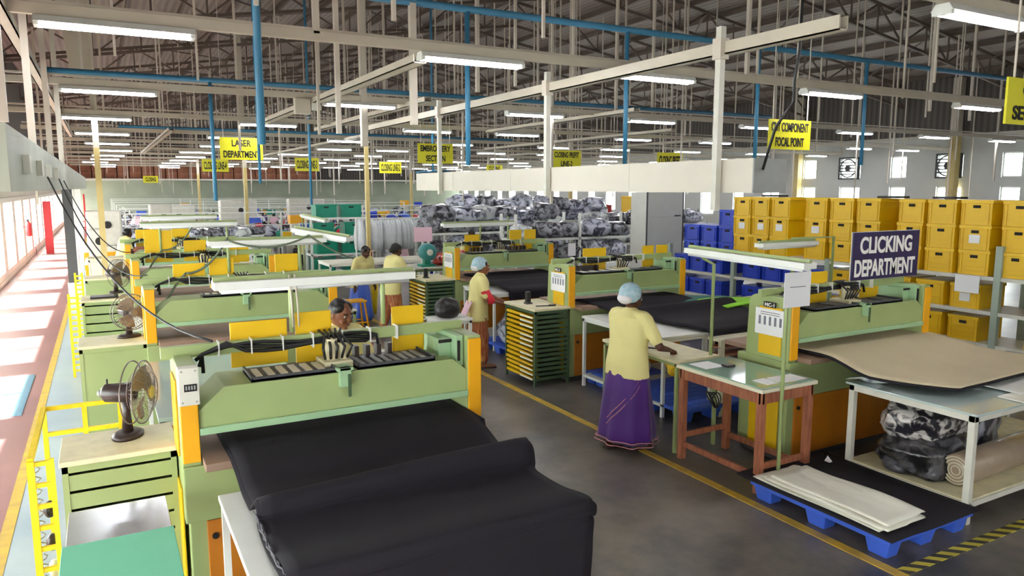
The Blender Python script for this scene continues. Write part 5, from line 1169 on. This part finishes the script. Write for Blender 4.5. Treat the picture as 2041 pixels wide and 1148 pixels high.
# ================================================================ PEOPLE
def rotx(p, piv, a):
    y, z = p[1]-piv[1], p[2]-piv[2]; return (p[0], piv[1]+y*math.cos(a)+z*math.sin(a), piv[2]-y*math.sin(a)+z*math.cos(a))
def person(label, loc, rz, H=1.58, lean=0.0, tilt=0.0, headyaw=0.0, armL=None, armR=None, shirt='shirt', bottom='skirt', bmat='purple', cap=False, hair='bun', skin='skin',
           vox=0.008, sit=False, build_w=1.0, sleeve=1.0, group=None, shoes='brownplastic', border=False, redsleeve=False, drape_m=None, shirt_len=0.74, patterned=None, hands=True):
    """facing +Y; origin between the feet; arm = (elbow, hand) points in body space"""
    t = thing('person', label, 'person', (0,0,0), group=group)
    s = H/1.60; hip = (0, 0, 0.84) if not sit else (0, 0, 0.50)
    dz = 0 if not sit else -0.34
    def U(p):
        p = (p[0]*s*build_w if abs(p[0]) < 0.3 else p[0]*s, p[1]*s, (p[2]+dz)*s)
        return rotx(p, (0, hip[1]*s, hip[2]*s), lean) if p[2] > hip[2]*s*0.98 else p
    armL = armL or ((-0.235, 0.03, 1.08), (-0.24, 0.16, 0.86)); armR = armR or ((0.235, 0.03, 1.08), (0.24, 0.16, 0.86))
    b = MB(); hc = U((0, 0.02, 1.485)); hc = Vector(hc)
    HM = Matrix.Rotation(headyaw, 3, 'Z') @ Matrix.Rotation(-(lean*0.4+tilt), 3, 'X')
    def Hd(p): return tuple(hc + HM @ (Vector(p)*s))
    # head: skull, jaw, nose, brow, ears, cheeks
    b.ell(hc, (0.074*s, 0.092*s, 0.102*s), 20, 14, HM)
    b.ell(Hd((0, 0.030, -0.050)), (0.052*s, 0.058*s, 0.062*s), 16, 10, HM)
    b.ell(Hd((0, 0.098, -0.018)), (0.012*s, 0.018*s, 0.024*s), 10, 8, HM); b.ell(Hd((0, 0.092, 0.005)), (0.009*s, 0.012*s, 0.03*s), 8, 6, HM)
    for k in (-1, 1):
        b.ell(Hd((k*0.076, 0.0, -0.01)), (0.010*s, 0.018*s, 0.030*s), 8, 6, HM); b.ell(Hd((k*0.034, 0.072, -0.035)), (0.024*s, 0.022*s, 0.022*s), 8, 6, HM)
        b.ell(Hd((k*0.03, 0.086, 0.026)), (0.022*s, 0.010*s, 0.007*s), 8, 6, HM)
    b.ell(Hd((0, 0.090, -0.056)), (0.022*s, 0.009*s, 0.010*s), 8, 6, HM); b.ell(Hd((0, 0.074, -0.092)), (0.02*s, 0.018*s, 0.016*s), 8, 6, HM)
    b.cap(U((0, 0.0, 1.34)), Hd((0, -0.01, -0.06)), 0.050*s, 0.046*s, 12)
    # trunk
    for (z0, z1, r1, r2, wx) in ((0.84, 1.02, 0.115, 0.10, 0.06), (1.02, 1.22, 0.10, 0.112, 0.05), (1.22, 1.31, 0.112, 0.075, 0.07)):
        for k in (-1, 1): b.cap(U((k*wx, 0, z0)), U((k*wx, 0, z1)), r1*s, r2*s, 12)
    b.cap(U((-0.135, 0, 1.315)), U((0.135, 0, 1.315)), 0.058*s, 0.058*s, 12)
    hands_at = []
    for k, (e, h_) in ((-1, armL), (1, armR)):
        sh = U((k*0.165, 0, 1.315)); e2 = U(e); h2 = U(h_)
        b.cap(sh, e2, 0.046*s, 0.036*s, 12); b.cap(e2, h2, 0.036*s, 0.023*s, 12)
        d = (Vector(h2)-Vector(e2)).normalized(); hands_at.append((k, Vector(h2), d, Vector(e2), Vector(sh)))
        if hands:
            dn = Vector((0,0,-1)); side = d.cross(dn)
            side = side.normalized() if side.length > 0.1 else Vector((1,0,0)); nrm = side.cross(d).normalized()
            pc = Vector(h2)+d*0.045*s
            MM = Matrix((side, d, nrm)).transposed()
            b.ell(pc, (0.036*s, 0.048*s, 0.015*s), 12, 8, MM)
            for f, (off, ln) in enumerate(((-0.028, 0.062), (-0.010, 0.072), (0.009, 0.068), (0.027, 0.054))):
                p0 = pc+d*0.035*s+side*off*s; curl = -nrm*(0.012+0.006*f)*s*(1 if nrm.z > 0 else -1)
                p1 = p0+d*ln*0.5*s+curl*0.4; p2 = p1+d*ln*0.42*s+curl*1.6
                b.cap(p0, p1, 0.0085*s, 0.008*s, 8, 2); b.cap(p1, p2, 0.008*s, 0.0065*s, 8, 2)
            ts = side*(-k)*(1 if side.x*1 > 0 else -1)
            q0 = pc-d*0.02*s+ts*0.03*s; q1 = q0+ts*0.026*s+d*0.03*s; q2 = q1+d*0.03*s+ts*0.004*s
            b.cap(q0, q1, 0.011*s, 0.0095*s, 8, 2); b.cap(q1, q2, 0.0095*s, 0.0075*s, 8, 2)
        else: b.ell(Vector(h2)+d*0.05*s, (0.03*s, 0.04*s, 0.03*s), 8, 6)
    # legs and feet
    feet = []
    for k in (-1, 1):
        if sit:
            a, kn, an = (k*0.09*s, 0, 0.50*s), (k*0.12*s, 0.42*s, 0.52*s), (k*0.12*s, 0.44*s, 0.08*s)
        else:
            a, kn, an = (k*0.085*s, 0, 0.82*s), (k*0.09*s, 0.02*s+0.05*k*s, 0.45*s), (k*0.095*s, -0.01*s+0.10*k*s, 0.08*s)
        b.cap(a, kn, 0.085*s, 0.058*s, 12); b.cap(kn, an, 0.054*s, 0.034*s, 12)
        b.cap((an[0], an[1]-0.03*s, 0.035*s), (an[0]+0.01*k, an[1]+0.15*s, 0.025*s), 0.034*s, 0.024*s, 12); b.cap(an, (an[0], an[1], 0.04*s), 0.034*s, 0.034*s, 10); feet.append(an)
    bo = b.build('body', M[skin], t, local=True); md = bo.modifiers.new('r', 'REMESH'); md.mode = 'VOXEL'; md.voxel_size = vox*0.8 if hands else vox
    sm = bo.modifiers.new('s', 'SMOOTH'); sm.factor = 0.5; sm.iterations = 2; bake(bo)
    # shirt with short sleeves
    c = MB()
    tr_ = []
    for z, rx, ry in ((shirt_len,0.205,0.165),(0.84,0.20,0.158),(0.94,0.19,0.148),(1.04,0.178,0.138),(1.16,0.188,0.145),(1.25,0.200,0.142),(1.31,0.188,0.115),(1.35,0.11,0.085),(1.385,0.062,0.060)):
        ring = []
        for j in range(28):
            a_ = 2*PI*j/28; f = 1+0.025*math.sin(5*a_+z*9)*(1.35-z)
            q = (rx*math.cos(a_)*f, ry*math.sin(a_)*f, z+0.006*math.sin(3*a_)*(z < 0.8)); ring.append(U(q) if q[2] > 0.845 or not sit else (q[0]*s, q[1]*s, (q[2]+dz)*s))
        tr_.append(ring)
    c.loft(tr_)
    c.cap(U((-0.14, 0, 1.312)), U((0.14, 0, 1.312)), 0.074*s, 0.074*s, 12); c.cap(U((0,0,1.32)), U((0,0,1.365)), 0.07*s, 0.06*s, 12)
    for k, h2, d, e2, sh in hands_at:
        mid = sh.lerp(e2, 0.78*sleeve); c.cap(sh-Vector((0,0,0.006)), mid, 0.066*s, 0.060*s, 12, 2)
    so = c.build('shirt', M[shirt], t, local=True); md = so.modifiers.new('r', 'REMESH'); md.mode = 'VOXEL'; md.voxel_size = vox*1.3; sm = so.modifiers.new('s', 'SMOOTH'); sm.factor = 0.5; sm.iterations = 3
    dt = bpy.data.textures.get('folds') or bpy.data.textures.new('folds', 'CLOUDS'); dt.noise_scale = 0.12
    dp = so.modifiers.new('d', 'DISPLACE'); dp.texture = dt; dp.strength = 0.004; dp.mid_level = 0.2; bake(so)
    if redsleeve:
        k, h2, d, e2, sh = hands_at[1]; MB().cap(sh.lerp(e2, 0.62), e2+(h2-e2)*0.22, 0.066*s, 0.058*s, 12).build('red_sleeve', M['redcloth'], t, smooth=True, local=True)
    # lower garment
    if bottom == 'skirt':
        n = 48; rings = []
        zs_ = [0.90, 0.80, 0.62, 0.42, 0.22, 0.06] 
        for i, z in enumerate(zs_):
            f = i/5.0; rx = (0.165+0.10*f)*build_w; ry = 0.135+0.14*f; ring = []
            for j in range(n):
                a = 2*PI*j/n; fold = 1 + (0.015+0.05*f)*math.sin(9*a+2*f) + 0.02*f*math.sin(17*a+1)
                ring.append((rx*math.cos(a)*fold*s, (ry*math.sin(a)*fold + 0.01*f)*s, z*s + (0.012*math.sin(3*a) if i == 5 else 0)))
            rings.append(ring)
        sk = MB().loft(rings).build('sari_skirt' if border else 'skirt', M[bmat], t, smooth=True, local=True, sub=1)
        if border:
            def at(a, z):
                f = (0.90-z)/0.84; rx = (0.165+0.10*f)*build_w; ry = 0.135+0.14*f; fold = 1+(0.015+0.05*f)*math.sin(9*a+2*f)+0.02*f*math.sin(17*a+1)+0.012
                return (rx*math.cos(a)*fold*s, (ry*math.sin(a)*fold+0.01*f)*s, z*s)
            m = MB()
            for z in (0.10, 0.14): m.tube([at(2*PI*j/64, z) for j in range(65)], 0.0045, 5, False)
            for o_ in (0, 0.05): m.tube([at(R(-8)-R(92)*q/16, 0.80-0.46*q/16-o_*1.2) for q in range(17)], 0.005, 5)
            m.build('sari_border', M['pinkgold'], sk, smooth=True, local=True)
            m = MB()
            m.grid(6, 10, lambda u, v: (-(0.20+0.05*v)*s - 0.02*math.sin(v*9+u*4), (-0.06+0.10*u)*s, (0.62-0.36*v)*s)); m.build('sari_end', M[bmat], sk, smooth=True, solid=0.012, local=True)
    else:
        c = MB()
        for k in (-1, 1):
            an = feet[k > 0]
            if sit: c.cap((k*0.09*s,0,0.50*s), (k*0.12*s,0.42*s,0.52*s), 0.10*s, 0.085*s, 12); c.cap((k*0.12*s,0.42*s,0.52*s), (an[0],an[1],0.12*s), 0.08*s, 0.06*s, 12)
            else:
                c.cap((k*0.075*s,0,0.86*s), (k*0.09*s,0.02*s+0.05*k*s,0.45*s), 0.12*s, 0.095*s, 12); c.cap((k*0.09*s,0.02*s+0.05*k*s,0.45*s), (an[0],an[1],0.13*s), 0.092*s, 0.062*s, 12)
        bo2 = c.build('trousers', M[bmat], t, local=True); md = bo2.modifiers.new('r','REMESH'); md.mode='VOXEL'; md.voxel_size=vox*1.3; sm = bo2.modifiers.new('s','SMOOTH'); sm.iterations = 3
        dp = bo2.modifiers.new('d', 'DISPLACE'); dp.texture = dt; dp.strength = 0.02; bake(bo2)
    for an in feet: MB().loft([[(an[0]+x*0.045*s, an[1]+(0.055+y*0.125)*s, z) for x, y in ((-0.7,-1),(0.7,-1),(1,-0.3),(1,0.5),(0.5,1),(-0.5,1),(-1,0.5),(-1,-0.3))] for z in (0, 0.018)]).build('slipper', M[shoes], t, local=True)
    # hair, cap, face
    hr = MB().ell(Hd((0, -0.022, 0.016)), (0.083*s, 0.090*s, 0.100*s), 20, 14, HM)
    for k in (-1, 1): hr.ell(Hd((k*0.038, 0.012, 0.052)), (0.044*s, 0.052*s, 0.046*s), 12, 8, HM)
    if hair == 'bun': hr.ell(Hd((0, -0.10, -0.03)), (0.045*s, 0.042*s, 0.045*s), 12, 8, HM)
    if hair == 'long': hr.cap(Hd((0,-0.08,-0.03)), U((0,-0.13,1.12)), 0.04*s, 0.022*s, 10)
    ho = hr.build('hair', M['hair'], t, local=True, smooth=True)
    if hands:
        md = ho.modifiers.new('r','REMESH'); md.mode='VOXEL'; md.voxel_size=0.007; sm = ho.modifiers.new('s','SMOOTH'); sm.iterations = 8; sm.factor = 0.5; bake(ho)
    if cap:
        cp = MB().ell(Hd((0, -0.050, 0.040)), (0.104*s, 0.114*s, 0.106*s), 22, 14, HM).ell(Hd((0, -0.10, 0.0)), (0.075*s, 0.07*s, 0.075*s), 16, 10, HM)
        co = cp.build('hair_net', M['cap'], t, local=True, smooth=True)
        MB().ell(Hd((0, -0.105, -0.022)), (0.080*s, 0.068*s, 0.055*s), 18, 10, HM).build('net_band', M['capw'], co, local=True, smooth=True)
    if hands:
        for k in (-1, 1):
            e = MB().ell(Hd((k*0.030, 0.084, 0.006)), (0.013*s, 0.008*s, 0.008*s), 12, 8, HM).build('eye', M['eyew'], t, local=True, smooth=True)
            MB().ell(Hd((k*0.030, 0.091, 0.005)), (0.0055*s, 0.003*s, 0.0065*s), 10, 6, HM).build('iris', M['hair'], e, local=True)
            MB().tube([Hd((k*0.012,0.092,0.028)), Hd((k*0.030,0.094,0.034)), Hd((k*0.048,0.082,0.028))], 0.003*s, 6).build('eyebrow', M['hair'], t, local=True)
        MB().ell(Hd((0, 0.097, -0.056)), (0.020*s, 0.006*s, 0.007*s), 10, 6, HM).build('lips', M['lip'], t, local=True, smooth=True)
    t.location = loc; t.rotation_euler = (0,0,rz)
    return t
# woman in the purple sari, back to the camera, hands at the cream table to her right
person('woman in purple sari and blue hair net at the cream table, back turned', (4.30, 5.50, 0.0), R(-82), H=1.58, lean=0.06, tilt=0.25, build_w=1.22,
       armL=((-0.26, 0.14, 1.08), (-0.05, 0.36, 1.05)), armR=((0.28, 0.06, 1.06), (0.20, 0.32, 1.00)), cap=True, border=True, skin='skind', bmat='purple', vox=0.008, sleeve=0.95)
# woman with the red sleeve
person('woman in side view with blue hair net and red sleeve at the drawer cabinet', (4.50, 9.15, 0.0), R(-108), H=1.53, lean=0.10, tilt=0.1,
       armL=((-0.22, 0.16, 1.06), (-0.10, 0.42, 0.98)), armR=((0.21, 0.10, 1.04), (0.12, 0.38, 0.98)), cap=True, bottom='trousers', bmat='redgold', redsleeve=True, vox=0.008, shirt_len=0.70)
# smiling woman behind the nearest press
person('woman with bare dark hair bending her face behind the nearest left press', (1.56, 5.78, 0.0), R(-163), H=1.65, lean=0.14, tilt=0.22, headyaw=0.15,
       armL=((-0.22, 0.16, 1.08), (-0.10, 0.38, 1.02)), armR=((0.22, 0.16, 1.08), (0.10, 0.38, 1.02)), hair='short', vox=0.008, bmat='redgold')
# workers at the far drawer cabinet
person('worker in pale yellow shirt leaning to the far drawer cabinet with black tools in hand', (4.16, 11.75, 0.0), R(-75), H=1.60, lean=0.18, tilt=0.2,
       armL=((-0.22, 0.22, 1.10), (-0.10, 0.46, 1.10)), armR=((0.22, 0.20, 1.06), (0.14, 0.46, 1.06)), bottom='trousers', bmat='redgold', skin='skind', vox=0.01, hair='bun')
person('bending worker in pale shirt left of the slim yellow column', (4.05, 13.1, 0.0), R(-160), H=1.50, lean=0.30, tilt=0.4, bottom='skirt', bmat='bluep', skin='skind', vox=0.012, hair='short')
person('worker in pale yellow shirt behind the left cabinets with a dark cloth overhead', (0.35, 19.8, 0.0), R(-60), H=1.58, lean=0.25, bottom='trousers', bmat='dgrey', skin='skind', vox=0.014, hair='bun', hands=False)
person('worker in pale yellow shirt between the garments and the bag heaps', (7.3, 15.1, 0.0), R(160), H=1.55, bottom='trousers', bmat='ypaint', skin='skind', vox=0.014, hair='long', hands=False)
person('worker in blue behind the one in pale yellow by the garments', (7.3, 17.6, 0.0), R(170), H=1.5, bottom='trousers', bmat='blued', shirt='bluep', skin='skind', vox=0.014, hair='short', hands=False)
tag(MB().grid(8,6,lambda u,v:(4.36-0.16*u-0.03*v, 9.02+0.1*v, 0.94-0.32*u+0.03*math.sin(9*v))).build('pink_shawl', M['pink'], smooth=True, solid=0.02), 'pink and white cloth hanging behind the waist of the woman with the red sleeve', 'cloth')
# seated workers of the sewing lines
cols = [('redcloth','red'), ('purple','purple'), ('bluep','blue'), ('pink','pink'), ('shirt','pale yellow'), ('white','white'), ('teal','green')]
P0 = []
for m_, nm in cols:
    P0.append((person('x', (0,0,0), 0, H=1.55, lean=0.22, tilt=0.3, sit=True, shirt=m_, bottom='trousers', bmat='dgrey' if nm != 'red' else 'redcloth', skin='skind', vox=0.02, hands=False, hair='bun', armL=((-0.22,0.12,1.12),(-0.10,0.36,1.08)), armR=((0.22,0.12,1.12),(0.10,0.36,1.08))), nm))
STL = MB().box(-0.18,-0.16,0,-0.15,0.16,0.40).box(0.15,-0.16,0,0.18,0.16,0.40).box(-0.19,-0.18,0.40,0.19,0.18,0.425).build('work_stool', M['offwhite'], local=True)
cnt = [0]*len(P0); fs = True
rr = random.Random(5); sp = [q for q in spots if q[1] < 47]; rr.shuffle(sp)
for q, (x, y, lab) in enumerate(sp[:75]):
    k = q % len(P0); pr, nm = P0[k]
    o = pr if cnt[k] == 0 else copy_tree(pr); cnt[k] += 1
    o.location = (x, y-0.62, 0.0); o.rotation_euler = (0,0,rr.uniform(-0.2,0.2))
    tag(o, 'seated worker in %s clothes at %s' % (nm, lab), 'person', 'workers seated along the sewing lines')
    s_ = STL if fs else STL.copy()
    if not fs: C.objects.link(s_)
    fs = False; s_.location = (x, y-0.64, 0); tag(s_, 'pale stool under a seated worker at the sewing lines', 'stool', 'stools of the sewing lines')
